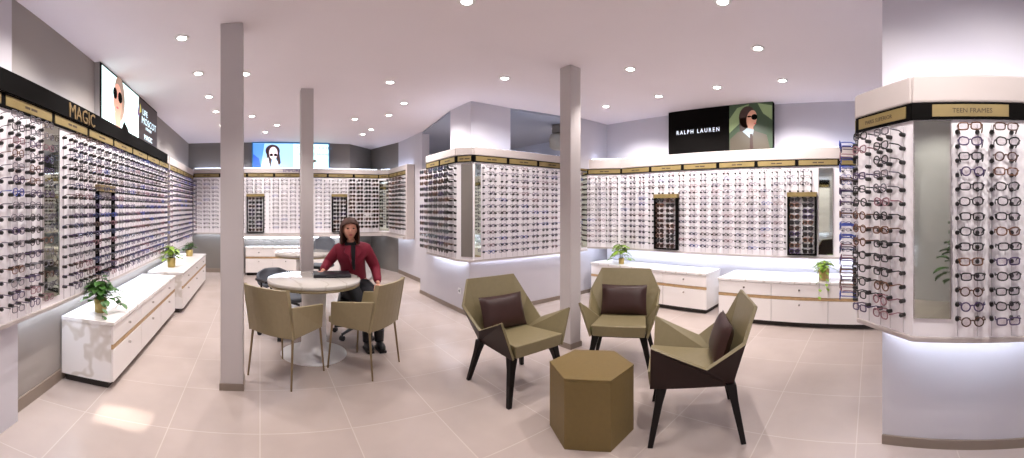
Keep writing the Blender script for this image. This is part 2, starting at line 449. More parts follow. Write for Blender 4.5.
def run(label, segs, zb, zt, zc, fascia=None, plates=None, plate=0.6, lip=True, led=True, up=True):
    """one continuous display: segs = [(p0,p1,flip)], board zb..zt, plates zt..zt+h, cornice above to zc"""
    t = thing('display_wall', label, 'eyewear display')
    hb = 0.09
    board = MB(); band = MB(); cor = MB(); lipm = MB()
    for p0, p1, fl in segs:
        p0, p1, d, n = unit(p0, p1, fl)
        board.obox(p0, p1, n, -0.03, 0, zb, zt)
        q0, q1 = p0 - d * 0.004, p1 + d * 0.004
        band.obox(q0, q1, n, -0.03, 0.02, zt, zt + hb)
        cor.obox(q0, q1, n, -0.10, 0.026, zt + hb, zc)
        if lip: lipm.obox(q0, q1, n, -0.03, 0.012, zb - 0.03, zb)
        L = (p1 - p0).length
        k = max(1, round(L / plate)); w = L / k
        spans = [(i * w + 0.025, (i + 1) * w - 0.025) for i in range(k)] if L >= 0.2 else []
        if plates: spans = plates.pop(0)
        for ua, ub in spans:
            a = p0 + d * ua; b = p0 + d * ub
            pm = MB(); pm.obox(a, b, n, 0.02, 0.024, zt + 0.012, zt + hb - 0.012, 0)
            c = (a + b) / 2
            if plates is None:
                for u0, u1 in ((-0.07, -0.01), (0.005, 0.08)):
                    pm.obox(c + d * u0, c + d * u1, n, 0.024, 0.0245, zt + 0.036, zt + 0.052, 1)
            pm.build('label_plate', [M['gold'], M['ink']], t)
        if led:
            m = MB(); m.obox(p0 + d * 0.03, p1 - d * 0.03, n, -0.075, -0.045, zb + 0.005, zb + 0.02); m.build('led_strip', M['led'], t)
        if up:
            m = MB(); m.obox(p0 + d * 0.03, p1 - d * 0.03, n, -0.075, -0.05, zc + 0.0, zc + 0.012); m.build('led_strip', M['led_up'], t)
    board.build('board', M['panel'], t)
    band.build('label_band', M['black'], t)
    cor.build('cornice', M['cornice'], t, bevel=0.012)
    if lip: lipm.build('bottom_rail', M['cornice'], t, bevel=0.006)
    return t
def mirror_on(t, p0, p1, n, a, b, z0, z1):
    d = (Vector(p1) - Vector(p0)).normalized(); p0 = Vector(p0)
    m = MB(); m.obox(p0 + d * a, p0 + d * b, n, 0.001, 0.014, z0, z1); m.build('mirror', M['mirror'], t)
    m = MB()
    for u, v in ((a - 0.008, a), (b, b + 0.008)): m.obox(p0 + d * u, p0 + d * v, n, 0.001, 0.018, z0, z1)
    m.build('mirror_frame', M['chrome'], t)
def rack(p0, d, n, a, b, z0, z1, label, backing=True, cross=0, bar=0.022, dep=0.075):
    """black framed stand with a gold header, fixed in front of the board"""
    base = p0 + d * ((a + b) / 2)
    t = thing('display_rack', label, 'display rack')
    A, B = p0 + d * a, p0 + d * b
    f = MB()
    f.obox(A, A + d * bar, n, 0.002, dep, z0, z1); f.obox(B - d * bar, B, n, 0.002, dep, z0, z1)
    f.obox(A, B, n, 0.002, dep, z0 - 0.02, z0)
    for k in range(cross):
        z = z0 + (z1 - z0) * (k + 1) / (cross + 1)
        f.obox(A, B, n, 0.065, 0.075, z - 0.006, z + 0.006)
    f.build('frame', M['black'], t)
    h = MB(); h.obox(A - d * 0.005, B + d * 0.005, n, 0.002, dep + 0.005, z1, z1 + 0.06); h.build('header', M['gold'], t)
    if backing:
        g = MB(); g.obox(A + d * 0.022, B - d * 0.022, n, 0.002, 0.006, z0, z1); g.build('back_panel', M['panel'], t)
        mid = p0 + d * ((a + b) / 2)
        g = MB(); g.obox(mid - d * 0.008, mid + d * 0.008, n, 0.006, 0.03, z0, z1); g.build('divider', M['white_plastic'], t)
    return t
def rack_glasses(p0, d, n, offs, z0, z1, rows, where, group):
    ang = math.atan2(-n.x, n.y); R = Matrix.Rotation(ang, 4, 'Z')
    for ci, o in enumerate(offs):
        for r in range(rows):
            z = z1 - (r + 0.5) * (z1 - z0) / rows
            base = p0 + d * o
            mt = Matrix.Translation((base.x, base.y, z)) @ R @ Matrix.Translation((0, -0.04, 0))
            SLOTS.append(((base.x ** 2 + base.y ** 2) ** 0.5, mt, 'sunglasses', random.choice([0, 0, 1, 7, 2]), random.choice(['square', 'oval']), where, ci, r, group))

PAL_MIX = [0, 0, 4, 1, 2, 2, 3, 4, 5, 7, 2, 6, 4]
PAL_COOL = [0, 2, 2, 2, 3, 4, 4, 5, 1, 6, 3]

# ---- left wall run
LZ = (0.72, 2.08, 2.30)
tl = run('long white eyeglass display wall above the two long cabinets, black fascia with gold letters',
         [((-1.5, 1.3), (-1.5, 6.2), False), ((-1.5, 6.27), (-1.5, 8.56), False)], *LZ)
nL = Vector((1, 0)); dL = Vector((0, 1)); pL = Vector((-1.5, 0))
m = MB(); m.obox((-1.5, 1.3), (-1.5, 6.03), nL, 0.027, 0.045, 2.168, 2.305); m.build('fascia', M['black'], tl)
text('lettering', 'MAGIC', 0.165, M['gold_letter'], tl, (-1.452, 2.72, 2.175), (PI / 2, 0, PI / 2), 0.004, sx=0.98)
m = MB(); m.box(-1.53, -1.47, 6.2, 6.27, 0.72, 2.17); m.build('divider', M['wall_grey'], tl)
mirror_on(tl, (-1.5, 0), (-1.5, 9), nL, 2.405, 2.62, 0.78, 2.07)
rk = lambda a, b, z0, z1: (lambda o, z: a - 0.02 < o < b + 0.02 and z0 - 0.03 < z < z1 + 0.09)
columns(tl, pL, None, nL, dL, [1.94, 2.13, 2.30], *LZ[:2], 'left wall before the tall mirror', PAL_MIX, near=True, group='eyeglasses beside the tall left mirror', rows=16, dz=0.0785)
lo = frange(2.76, 6.12, 0.19)
sk = rk(3.45, 3.98, 2.2, 1.0)
columns(tl, pL, None, nL, dL, lo, *LZ[:2], 'left wall past the tall mirror', PAL_COOL, near=True, group='eyeglasses on the long left wall', rows=16, dz=0.0785)
columns(tl, pL, None, nL, dL, frange(6.42, 8.40, 0.19), *LZ[:2], 'far left wall section', PAL_COOL, group='eyeglasses on the far left wall section')
rack(pL, dL, nL, 3.335, 3.745, 0.85, 1.61, 'black framed stand with gold header on the left display wall', backing=False, cross=0, bar=0.012, dep=0.04)

# ---- back run
BZ = (0.90, 2.13, 2.33)
tb = run('white eyeglass display across the back wall under the wide lit screen',
         [((-1.48, 8.6), (2.70, 8.6), False), ((2.70, 8.6), (2.90, 8.38), False), ((2.90, 8.38), (2.90, 7.32), False)], *BZ)
m = MB(); m.box(-0.4, 2.72, 8.42, 8.6, 0.82, 0.868); m.prism([(2.72, 8.42), (2.80, 8.32), (2.96, 8.32), (2.96, 8.62), (2.72, 8.62)], 0.82, 0.868)
m.box(2.80, 2.96, 7.3, 8.32, 0.82, 0.868); m.build('ledge', M['cornice'], tb)
m = MB(); m.box(-0.35, 1.95, 8.62, 8.65, 0.79, 0.805); m.build('led_strip', M['led'], tb)
m = MB(); m.box(2.86, 3.03, 7.24, 7.315, 0.82, 2.33); m.build('end_panel', M['cornice'], tb, bevel=0.008)
nB = Vector((0, -1)); dB = Vector((1, 0)); pB = Vector((0, 8.6))
fr_ = lambda a, b: [x for x in frange(-1.36, 2.6, 0.19) if a <= x < b]
sb = lambda o, z: z < 1.80 and (-0.37 < o < 0.17 or 1.52 < o < 2.0)
columns(tb, pB, None, nB, dB, fr_(-2, 1.95), *BZ[:2], 'back wall under the screen', PAL_COOL, group='eyeglasses on the back wall', rows=13, skip=sb, rod=True)
columns(tb, pB, None, nB, dB, [2.06, 2.24, 2.42, 2.60], *BZ[:2], 'back wall behind the woman', [0, 0, 1, 7], kind='sunglasses', group='sunglasses on the back wall', rows=13)
q0, q1, dM, nM = unit((2.70, 8.6), (2.90, 8.38))
mirror_on(tb, (2.70, 8.6), (2.90, 8.38), nM, 0.03, 0.27, 0.93, 2.08)
rack(pB, dB, nB, -0.29, 0.09, 0.93, 1.70, 'dark framed stand on the back wall left of the screen')
rack(pB, dB, nB, 1.60, 1.94, 0.93, 1.70, 'dark framed stand on the back wall behind the woman')
rack_glasses(pB, dB, nB, [-0.18, -0.02], 0.93, 1.70, 9, 'back wall stand under screen', 'glasses in the back wall stand under the screen')
rack_glasses(pB, dB, nB, [1.69, 1.85], 0.93, 1.70, 9, 'back wall stand behind woman', 'glasses in the back wall stand by the woman')
columns(tb, Vector((2.9, 0)), None, Vector((-1, 0)), Vector((0, 1)), frange(7.42, 8.2, 0.19), *BZ[:2], 'alcove side wall', [0, 0, 1, 7], kind='sunglasses', group='sunglasses on the alcove side wall', rows=13)

# ---- island and right-hand back run
IZ = (0.76, 2.06, 2.26)
ti = run('white rounded-corner display wrapped around the island below the square column',
         [((2.54, 5.56), (2.54, 4.60), False), ((2.54, 4.60), (2.68, 4.40), False), ((2.68, 4.40), (4.88, 4.38), False)], *IZ)
columns(ti, Vector((2.54, 0)), None, Vector((-1, 0)), Vector((0, 1)), frange(4.665, 5.50, 0.163), *IZ[:2], 'passage side of the island', [0, 0, 0, 1, 7, 2], kind='sunglasses', group='sunglasses on the passage side of the island')
nI = Vector((0, -1)); pI = Vector((0, 4.39))
columns(ti, pI, None, nI, Vector((1, 0)), frange(2.88, 4.68, 0.19), *IZ[:2], 'front of the island', PAL_COOL, group='eyeglasses on the front of the island')
m = MB(); m.obox((2.70, 4.40), (2.79, 4.399), nI, 0.001, 0.012, 0.80, 2.04); m.build('mirror', M['mirror'], ti)
m = MB(); m.obox((4.72, 4.38), (4.86, 4.38), nI, 0.001, 0.014, 0.80, 2.04); m.build('mirror', M['mirror'], ti)
q0, q1, dD, nD = unit((2.54, 4.60), (2.68, 4.40))
m = MB(); m.obox(q0 + dD * 0.07, q1 - dD * 0.01, nD, 0.001, 0.01, 0.80, 2.04); m.build('corner_panel', M['wall_taupe'], ti)
# right wall
RZ = (0.80, 2.01, 2.26)
tr = run('white display wall behind the two low cabinets under the black poster board',
         [((4.88, 4.38), (5.15, 3.86), False), ((5.15, 3.86), (5.15, -0.7), False)], *RZ)
q0, q1, dD, nD = unit((4.88, 4.38), (5.15, 3.86))
columns(tr, q0, None, nD, dD, [0.10, 0.28, 0.46], *RZ[:2], 'corner panel by the right wall', PAL_COOL, group='eyeglasses on the corner panel', rows=13)
nR = Vector((-1, 0)); dR = Vector((0, 1)); pR = Vector((5.15, 0))
sk1 = lambda o, z: (2.74 < o < 3.24 and z < 1.74) or (0.66 < o < 1.18 and z < 1.74)
columns(tr, pR, None, nR, dR, [y for y in frange(0.16, 3.8, 0.178) if not 0.5 < y < 0.73], *RZ[:2], 'right wall above the low cabinets', PAL_COOL, group='eyeglasses on the right wall', rows=13, skip=sk1)
rack(pR, dR, nR, 2.79, 3.19, 0.84, 1.60, 'black stand of sunglasses on the right wall above the farther low cabinet')
rack(pR, dR, nR, 0.74, 1.13, 0.84, 1.60, 'black stand of sunglasses on the right wall next to the narrow mirror')
rack_glasses(pR, dR, nR, [2.90, 3.08], 0.84, 1.60, 10, 'farther black right wall stand', 'sunglasses in the farther right wall stand')
rack_glasses(pR, dR, nR, [0.85, 1.03], 0.84, 1.60, 10, 'nearer black right wall stand', 'sunglasses in the nearer right wall stand')
mirror_on(tr, (5.15, 0), (5.15, 9), nR, 0.53, 0.71, 0.83, 1.98)

# ---- near right run on the pier
NZ = (0.735, 1.94, 2.18)
c0, c1, c2, c3 = (2.98, 0.11), (2.54, 0.09), (2.165, -0.225), (1.99, -0.93)
tn = run('large white eyeglass display fixed to the front pier, tall mirror in the middle',
         [(c0, c1, True), (c1, c2, False), (c2, c3, False)], *NZ, plates=[[(0.03, 0.44)], [(0.03, 0.455)], [(0.11, 0.53)]])
m = MB(); m.prism([(2.98, 0.08), (2.54, 0.06), (2.19, -0.235), (2.02, -0.92), (2.19, -0.93), (2.41, -0.07), (2.98, -0.07)], 2.03, 2.165)
m.build('top_panel', M['cornice'], tn)
p0, p1, dN, nN = unit(c2, c3)
columns(tn, p0, None, nN, dN, [0.302, 0.490], *NZ[:2], 'pier display right of the mirror', [0, 0, 0, 0, 0, 1, 0, 2, 7], near=True, rows=14, dz=0.0785, group='eyeglasses on the front of the pier display', xo=-0.024)
mirror_on(tn, c2, c3, nN, 0.012, 0.205, 0.84, 1.93)
a0, a1, dA, nA = unit(c1, c2)
columns(tn, a0, None, nA, dA, [0.175, 0.37], *NZ[:2], 'angled face of the pier display', [0, 0, 4, 7, 2, 0, 5], near=True, rows=14, dz=0.0785, group='eyeglasses on the angled face of the pier display')
b0, b1, dS, nS = unit(c1, c0, True)
if nS.y < 0: nS = -nS
columns(tn, b0, None, nS, dS, [0.10, 0.27], *NZ[:2], 'far side of the pier display', [6, 2, 7, 1, 3, 6, 5], near=True, rows=14, dz=0.0785, group='eyeglasses on the far side of the pier display')
def face_rot(n): return (PI / 2, 0, math.atan2(n.x, -n.y))
c = p0 + dN * 0.33 + nN * 0.0245
text('lettering', 'TEEN FRAMES', 0.036, M['ink'], tn, (c.x, c.y, 1.972), face_rot(nN), 0.0006, 'CENTER')
c = a0 + dA * 0.22 + nA * 0.0245
text('lettering', 'PARIS SUPERIOR', 0.034, M['ink'], tn, (c.x, c.y, 1.972), face_rot(nA), 0.0006, 'CENTER')

# ---- place the eyewear
SLOTS.sort(key=lambda s: s[0])
eg = [s for s in SLOTS if s[2] == 'eyeglasses']; sg = [s for s in SLOTS if s[2] == 'sunglasses']
def glabel(s):
    return f"{FRN[s[3]]} {s[4]} {s[2]}, {ORD[s[7]]} down, {ORD[s[6]]} column, {s[5]}"
for i, s in enumerate(eg[:300]):
    if s[0] < 3.35:
        part_glasses('eyeglasses', s[4], s[3], False, s[1], glabel(s), s[8])
    else:
        o = bpy.data.objects.new('eyeglasses', merged_mesh(s[4], s[3], False, 0.0028)[1]); COL.objects.link(o); o.matrix_world = s[1]
        tag(o, glabel(s), 'eyeglasses', s[8])
for s in sg[:300]:
    o = bpy.data.objects.new('sunglasses', merged_mesh(s[4], s[3], True, 0.0042)[1]); COL.objects.link(o); o.matrix_world = s[1] @ Matrix.Diagonal((1.08, 1, 1.25, 1))
    tag(o, glabel(s), 'sunglasses', s[8])
rest = eg[300:]
big = MB()
for s in rest:
    g = merged_mesh(s[4], s[3], False, 0.0028)[0]; o = len(big.v)
    R3 = s[1]
    big.v += [tuple(R3 @ Vector(v)) for v in g.v]
    big.f += [tuple(i + o for i in f) for f in g.f]; big.m += [s[3] if k == 0 else 8 for k in g.m]; big.sm += g.sm
if rest:
    o = big.build('distant_eyeglasses', FR + [M['clear_lens']])
    tag(o, 'hundreds of small eyeglasses in rows on the far display walls', 'eyeglasses', 'eyeglasses on the far walls', 'stuff')
print('SLOTS', len(eg), len(sg))

# ---------------------------------------------------------------- low cabinets
def cabinet(label, L, D, H, bays, loc, rz):
    """local x along length, front at y=0 facing -y, body to y=D"""
    t = thing('low_cabinet', label, 'cabinet', loc, rz)
    m = MB(); m.box(0, L, 0.012, D, 0.06, H - 0.03); m.build('carcass', M['marble'], t)
    m = MB(); m.box(-0.006, L + 0.006, -0.014, D, H - 0.03, H); m.build('worktop', M['marble'], t, bevel=0.003)
    m = MB(); m.box(0.03, L - 0.03, 0.05, D - 0.02, 0, 0.06); m.build('plinth', M['plinth'], t)
    m = MB(); m.box(0.0, L, -0.004, 0.012, H * 0.60, H * 0.66); m.build('wood_strip', M['wood'], t)
    w = L / bays
    for i in range(bays):
        x0, x1 = i * w + 0.004, (i + 1) * w - 0.004
        m = MB(); m.box(x0, x1, -0.006, 0.012, H * 0.67, H - 0.036); dr = m.build('drawer', M['cab'], t, bevel=0.002)
        m = MB(); cx = (x0 + x1) / 2; m.tube([(cx, -0.006, H * 0.82), (cx, -0.026, H * 0.82)], 0.011, 10); m.build('knob', M['chrome'], dr)
        m = MB(); m.box(x0, x1, -0.006, 0.012, 0.065, H * 0.59); dr = m.build('door', M['cab'], t, bevel=0.002)
        m = MB(); m.tube([(cx, -0.006, H * 0.50), (cx, -0.026, H * 0.50)], 0.011, 10); m.build('knob', M['chrome'], dr)
    return t
# left pair: front faces +X
cabinet('long white marble cabinet nearest the front on the left wall, three bays', 2.27, 0.46, 0.54, 3, (-1.145, 2.88, 0), PI / 2)
cabinet('white marble cabinet farther along the left wall, carrying two small plants', 2.25, 0.50, 0.56, 3, (-1.06, 5.27, 0), PI / 2)
cabinet('white cabinet below the back wall display behind the small round table', 2.3, 0.33, 0.61, 4, (-0.31, 8.37, 0), 0)
cabinet('white low cabinet by the island corner with a leafy plant on top', 2.05, 0.50, 0.56, 3, (4.82, 4.24, 0), -PI / 2)
cabinet('white low cabinet nearest the pier display with a trailing plant on top', 2.8, 0.68, 0.56, 4, (4.63, 1.93, 0), -PI / 2)

# ---------------------------------------------------------------- downlights
def downlight(x, y, label, power=SPOT_W, size=105, tilt=(0, 0)):
    z = CEIL if not (y > 4.7 and x > 3.5) else CEIL - 0.03
    t = thing('ceiling_light', label, 'ceiling light', (x, y, z), 0, 'recessed round ceiling downlights')
    m = MB(); m.lathe([(0.046, -0.006), (0.060, -0.010), (0.066, -0.004), (0.066, 0.0), (0.046, 0.0), (0.046, -0.006)], n=20); m.build('ring', M['lamp_ring'], t)
    m = MB(); m.lathe([(0.0001, -0.012), (0.03, -0.009), (0.046, -0.004)], n=20); m.build('lens', M['lamp'], t)
    l = bpy.data.lights.new('bulb', 'SPOT'); l.energy = power; l.spot_size = math.radians(size); l.spot_blend = 0.6
    l.shadow_soft_size = 0.01; l.color = (1.0, 0.95, 0.92)
    o = bpy.data.objects.new('bulb', l); COL.objects.link(o); o.parent = t; o.location = (0, 0, -0.03)
    o.rotation_euler = (tilt[0], tilt[1], 0)
    return t
for i, y in enumerate((3.3, 4.2, 5.1, 5.9, 6.9)):
    downlight(-0.67, y, f'recessed round downlight, {ORD[i]} from the front in the row over the left cabinets', tilt=(0, 0.42), power=SPOT_W * 1.15)
TILT = {(0.1, 7.54): (0.45, 0), (1.55, 6.25): (0.3, 0), (2.02, 7.48): (0.45, 0), (2.05, 7.0): (0.3, -0.2), (2.0, 5.83): (0, -0.45), (1.97, 5.09): (0, -0.45), (2.59, 3.57): (0.45, -0.2), (3.35, 2.4): (0.3, -0.1), (-0.13, 6.23): (0.3, 0.2)}
for x, y, lb in ((-0.16, 4.27, 'recessed downlight just beyond the nearest slim column'), (-0.13, 6.23, 'recessed downlight midway to the back wall, beyond the nearest column'),
                 (0.1, 7.54, 'recessed downlight over the back wall cabinet'), (1.49, 4.3, 'recessed downlight over the seated woman'),
                 (1.97, 5.09, 'recessed downlight between the woman and the island display'), (2.0, 5.83, 'recessed downlight beside the passage side of the island'),
                 (1.55, 6.25, 'recessed downlight over the small rear table'), (2.02, 7.48, 'rearmost recessed downlight near the alcove wall'),
                 (2.05, 7.0, 'recessed downlight second from the alcove wall'), (2.59, 3.57, 'recessed downlight in front of the island column'),
                 (3.35, 2.4, 'recessed downlight above the middle lounge armchair'), (3.43, 1.04, 'large looking recessed downlight nearest the poster board'),
                 (1.4, 2.39, 'recessed downlight cut by the top edge above the first armchair'), (2.57, 1.04, 'recessed downlight cut by the top edge above the third armchair'),
                 (4.86, 5.15, 'recessed downlight in the grey rear ceiling past the column'), (4.2, 7.4, 'unseen downlight added deep in the rear room to brighten it'), (4.0, 6.0, 'downlight added in the middle of the rear room to brighten it')):  # the last two lamps are added to brighten the rear room
    downlight(x, y, lb, power=SPOT_W * (2.2 if x > 3.6 and y > 4.7 else 1), tilt=TILT.get((x, y), (0, 0)))
for i, y in enumerate((1.03, 1.84, 2.67, 3.56)):
    downlight(4.37, y, f'recessed round downlight, {ORD[i]} from the pier in the row along the right wall', tilt=(0, -0.40), power=SPOT_W * 1.25)
for x, y in ((0.35, 2.2), (-0.67, 2.2), (1.2, 0.3), (1.1, -0.6), (0.3, 6.9), (-0.67, 0.9)):  # the pier pair and the last lamp are added to brighten pier and mirror
    downlight(x, y, tilt=(0.3 if y > 6 else 0, -0.5 if x > 1 else (0.4 if x < 0 else 0)), power=SPOT_W * (0.9 if x > 1 else 1), label='unseen recessed downlight over the shop floor, lending light from outside the picture' if y < 3 else 'recessed downlight before the wide lit screen')

t = thing('ceiling_light', 'unseen square light added to cast the bright floor patch before the first cabinet', 'ceiling light', (-0.93, 2.12, CEIL))  # added above the frame; its narrow beam makes the floor patch
m = MB()
for a, b, c, d in ((-0.23, 0.23, -0.23, -0.20), (-0.23, 0.23, 0.20, 0.23), (-0.23, -0.20, -0.20, 0.20), (0.20, 0.23, -0.20, 0.20)): m.box(a, b, c, d, -0.02, -0.001)
m.build('ring', M['lamp_ring'], t)
l = bpy.data.lights.new('bulb', 'AREA'); l.shape = 'SQUARE'; l.size = 0.38; l.spread = math.radians(2); l.energy = 0.36; l.color = (1, 0.93, 0.82)
o = bpy.data.objects.new('bulb', l); COL.objects.link(o); o.parent = t; o.location = (0, 0, -0.01); o.rotation_euler = (0.165, 0, 0)

# ---------------------------------------------------------------- posters and screens
def poly(mb, pts, y, mi, t=0.002):   # flat cut-out in the local xz plane, facing -y
    n = len(pts); P = [(x, y, z) for x, z in pts]; Q = [(x, y + t, z) for x, z in pts]
    ar = sum(pts[i][0] * pts[(i + 1) % n][1] - pts[(i + 1) % n][0] * pts[i][1] for i in range(n))
    if ar < 0: P.reverse(); Q.reverse()
    mb.add(P + Q, [tuple(range(n)), tuple(range(2 * n - 1, n - 1, -1))] + [((i + 1) % n, i, n + i, n + (i + 1) % n) for i in range(n)], mi)
def ellp(cx, cz, rx, rz, n=20, a=0):
    return [(cx + rx * math.cos(2 * PI * i / n) * math.cos(a) - rz * math.sin(2 * PI * i / n) * math.sin(a),
             cz + rx * math.cos(2 * PI * i / n) * math.sin(a) + rz * math.sin(2 * PI * i / n) * math.cos(a)) for i in range(n)]
# left lightbox: local x runs towards +Y of the room, faces +X
t = thing('lightbox', 'tall backlit poster box of a woman in sunglasses on the left wall', 'lightbox', (-1.56, 3.58, 2.305), PI / 2); t.scale = (1.276, 1, 1)
m = MB(); m.box(0, 1.70, 0, 0.058, 0, 0.61); m.build('case', M['wall_grey'], t)
m = MB(); m.box(-0.0, 1.70, -0.006, 0, 0, 0.61); m.build('trim', M['black'], t)
m = MB(); H = 0.60
m.box(0.03, 0.97, -0.010, -0.006, 0.01, H - 0.01, 0)
polyp = lambda mm, pts, y, mi: poly(mm, [(0.40 + (x - 0.55) * 1.2, max(0.012, 0.34 + (z - 0.30) * 1.25)) for x, z in pts], y, mi)
polyp(m, ellp(0.57, 0.33, 0.11, 0.20), -0.0105, 1); polyp(m, ellp(0.53, 0.30, 0.085, 0.15), -0.012, 2)
polyp(m, [(0.49, 0.01), (0.46, 0.18), (0.58, 0.19), (0.60, 0.01)], -0.0115, 2)
polyp(m, [(0.42, 0.01), (0.50, 0.06), (0.60, 0.05), (0.66, 0.15), (0.75, 0.10), (0.80, 0.01)], -0.0125, 3)
polyp(m, ellp(0.475, 0.35, 0.038, 0.05), -0.0135, 3); polyp(m, ellp(0.575, 0.34, 0.042, 0.05), -0.0135, 3)
polyp(m, ellp(0.52, 0.235, 0.022, 0.010), -0.0135, 4)
m.build('picture', [lit('poster_cyan', 'D8F4F4', 0.9), lit('poster_hair', 'A58A78', 0.35), lit('poster_skin', 'D89C86', 0.55), M['black'], lit('poster_lip', 'C05058', 0.6)], t)
m = MB(); m.box(0.97, 1.69, -0.010, -0.006, 0.01, H - 0.01, 0)
poly(m, [(0.93, 0.36), (0.98, 0.50), (1.04, 0.44), (1.00, 0.33)], -0.012, 1); poly(m, [(0.99, 0.38), (1.02, 0.52), (1.06, 0.42)], -0.013, 2)
m.build('text_panel', [lit('poster_dark', '2A1E1C', 0.3), lit('poster_purple', '6A4A78', 0.5), lit('poster_yellow', 'B8B050', 0.6)], t)
TW = lit('poster_text', 'CFE8F4', 1.0)
text('lettering', 'LIFE', 0.11, TW, t, (1.10, -0.0115, 0.40), (PI / 2, 0, 0), 0.001)
text('lettering', 'MOSCOT', 0.135, TW, t, (1.07, -0.0115, 0.28), (PI / 2, 0, 0), 0.001)
text('lettering', 'EYEWEAR', 0.05, TW, t, (1.22, -0.0115, 0.22), (PI / 2, 0, 0), 0.001)
text('lettering', 'MAGIC', 0.10, TW, t, (1.16, -0.0115, 0.08), (PI / 2, 0, 0), 0.001)
# right poster board: local x runs from far (Y=3.0) towards near (Y=1.36), faces -X
t = thing('poster_board', 'black poster board with white letters and a woman in sunglasses, tweed jacket', 'poster', (5.20, 3.0, 2.265), -PI / 2)
m = MB(); m.box(0, 1.64, 0, 0.09, 0, 0.652); m.build('case', M['black'], t)
text('lettering', 'RALPH LAUREN', 0.085, lit('sign_white', 'D8E0F0', 0.9), t, (0.14, -0.003, 0.295), (PI / 2, 0, 0), 0.001, sx=0.88, sp=1.45)
m = MB(); m.box(1.0, 1.635, -0.004, 0, 0.005, 0.647, 0)
poly(m, [(1.0, 0.45), (1.12, 0.60), (1.3, 0.645), (1.18, 0.40), (1.0, 0.25)], -0.0045, 5)
poly(m, [(1.42, 0.645), (1.63, 0.60), (1.63, 0.40), (1.50, 0.50)], -0.0045, 5)
poly(m, ellp(1.27, 0.46, 0.125, 0.155), -0.006, 1)
poly(m, [(1.15, 0.45), (1.16, 0.25), (1.30, 0.26), (1.32, 0.45)], -0.006, 1)
poly(m, ellp(1.335, 0.43, 0.075, 0.125, a=-0.15), -0.0075, 2)
poly(m, [(1.27, 0.20), (1.28, 0.36), (1.36, 0.34), (1.36, 0.20)], -0.007, 2)
poly(m, [(1.005, 0.01), (1.01, 0.16), (1.13, 0.26), (1.30, 0.28), (1.38, 0.26), (1.55, 0.20), (1.60, 0.01)], -0.008, 3)
poly(m, [(1.20, 0.26), (1.27, 0.31), (1.37, 0.28), (1.34, 0.14)], -0.0095, 4)
poly(m, [(1.31, 0.22), (1.35, 0.22), (1.36, 0.01), (1.31, 0.01)], -0.0105, 1)
poly(m, ellp(1.375, 0.455, 0.045, 0.04), -0.0095, 6); poly(m, ellp(1.30, 0.465, 0.03, 0.012), -0.0095, 6)
poly(m, ellp(1.385, 0.365, 0.018, 0.008), -0.0095, 7)
m.build('picture', [lit('pic_green', '33452F', 0.15), lit('pic_hair', '38201A', 0.1), lit('pic_skin', 'B4806A', 0.3), lit('pic_tweed', '4E463A', 0.15),
                    lit('pic_shirt', '98A6AE', 0.3), lit('pic_leaf', '76865E', 0.25), M['black'], lit('pic_lip', 'A84848', 0.4)], t)
# back screen
t = thing('lit_screen', 'wide blue-framed lit screen of a woman in sunglasses on the back wall', 'screen', (-0.18, 8.64, 2.345), 0)
m = MB(); m.box(0, 1.74, 0, 0.10, 0, 0.565); m.build('case', lit('screen_blue_edge', '2F6A9A', 0.35), t)
m = MB(); m.box(0.03, 1.71, -0.004, 0, 0.01, 0.535, 0)
poly(m, [(0.03, 0.01), (0.03, 0.53), (0.28, 0.53), (0.20, 0.01)], -0.0045, 1)
poly(m, [(0.03, 0.01), (0.03, 0.30), (0.16, 0.20), (0.20, 0.01)], -0.005, 6)
poly(m, [(0.92, 0.01), (0.92, 0.53), (1.71, 0.53), (1.71, 0.01)], -0.0045, 2)
poly(m, ellp(0.46, 0.37, 0.16, 0.14), -0.006, 3)
poly(m, [(0.32, 0.40), (0.34, 0.06), (0.42, 0.02), (0.46, 0.3)], -0.006, 3); poly(m, [(0.60, 0.40), (0.64, 0.10), (0.58, 0.03), (0.52, 0.3)], -0.006, 3)
poly(m, ellp(0.475, 0.32, 0.095, 0.14), -0.0075, 4)
poly(m, [(0.20, 0.01), (0.26, 0.14), (0.36, 0.22), (0.40, 0.01)], -0.007, 5); poly(m, [(0.42, 0.01), (0.46, 0.16), (0.56, 0.15), (0.60, 0.01)], -0.0085, 5)
for sx in (0.43, 0.525): poly(m, ellp(sx, 0.28, 0.038, 0.03), -0.010, 7)
poly(m, [(1.31, 0.14), (1.40, 0.19), (1.46, 0.15), (1.36, 0.12)], -0.006, 3)
m.build('picture', [lit('scr_sky', '9CC8F0', 0.9), lit('scr_blue', '5088E0', 0.9), lit('scr_pale', 'CDF2F0', 0.95), lit('scr_hair', '4A3438', 0.3),
                    lit('scr_skin', 'EBD2D8', 0.85), lit('scr_white', 'E8F0F8', 0.9), lit('scr_deep', '2858C0', 0.8), M['black']], t)
TG = lit('scr_text', '5A7088', 0.4)
text('lettering', 'COLLECTION', 0.085, TG, t, (1.00, -0.0055, 0.42), (PI / 2, 0, 0), 0.0005, sx=1.5)
text('lettering', 'LUNETTES MODE', 0.07, TG, t, (1.00, -0.0055, 0.28), (PI / 2, 0, 0), 0.0005, sx=1.3)
text('lettering', 'EMPORIO', 0.11, mat('purple_letters', '5A4A80', 0.4, noise=0.02), tb, (0.50, 8.571, 2.245), (PI / 2, 0, 0), 0.003)

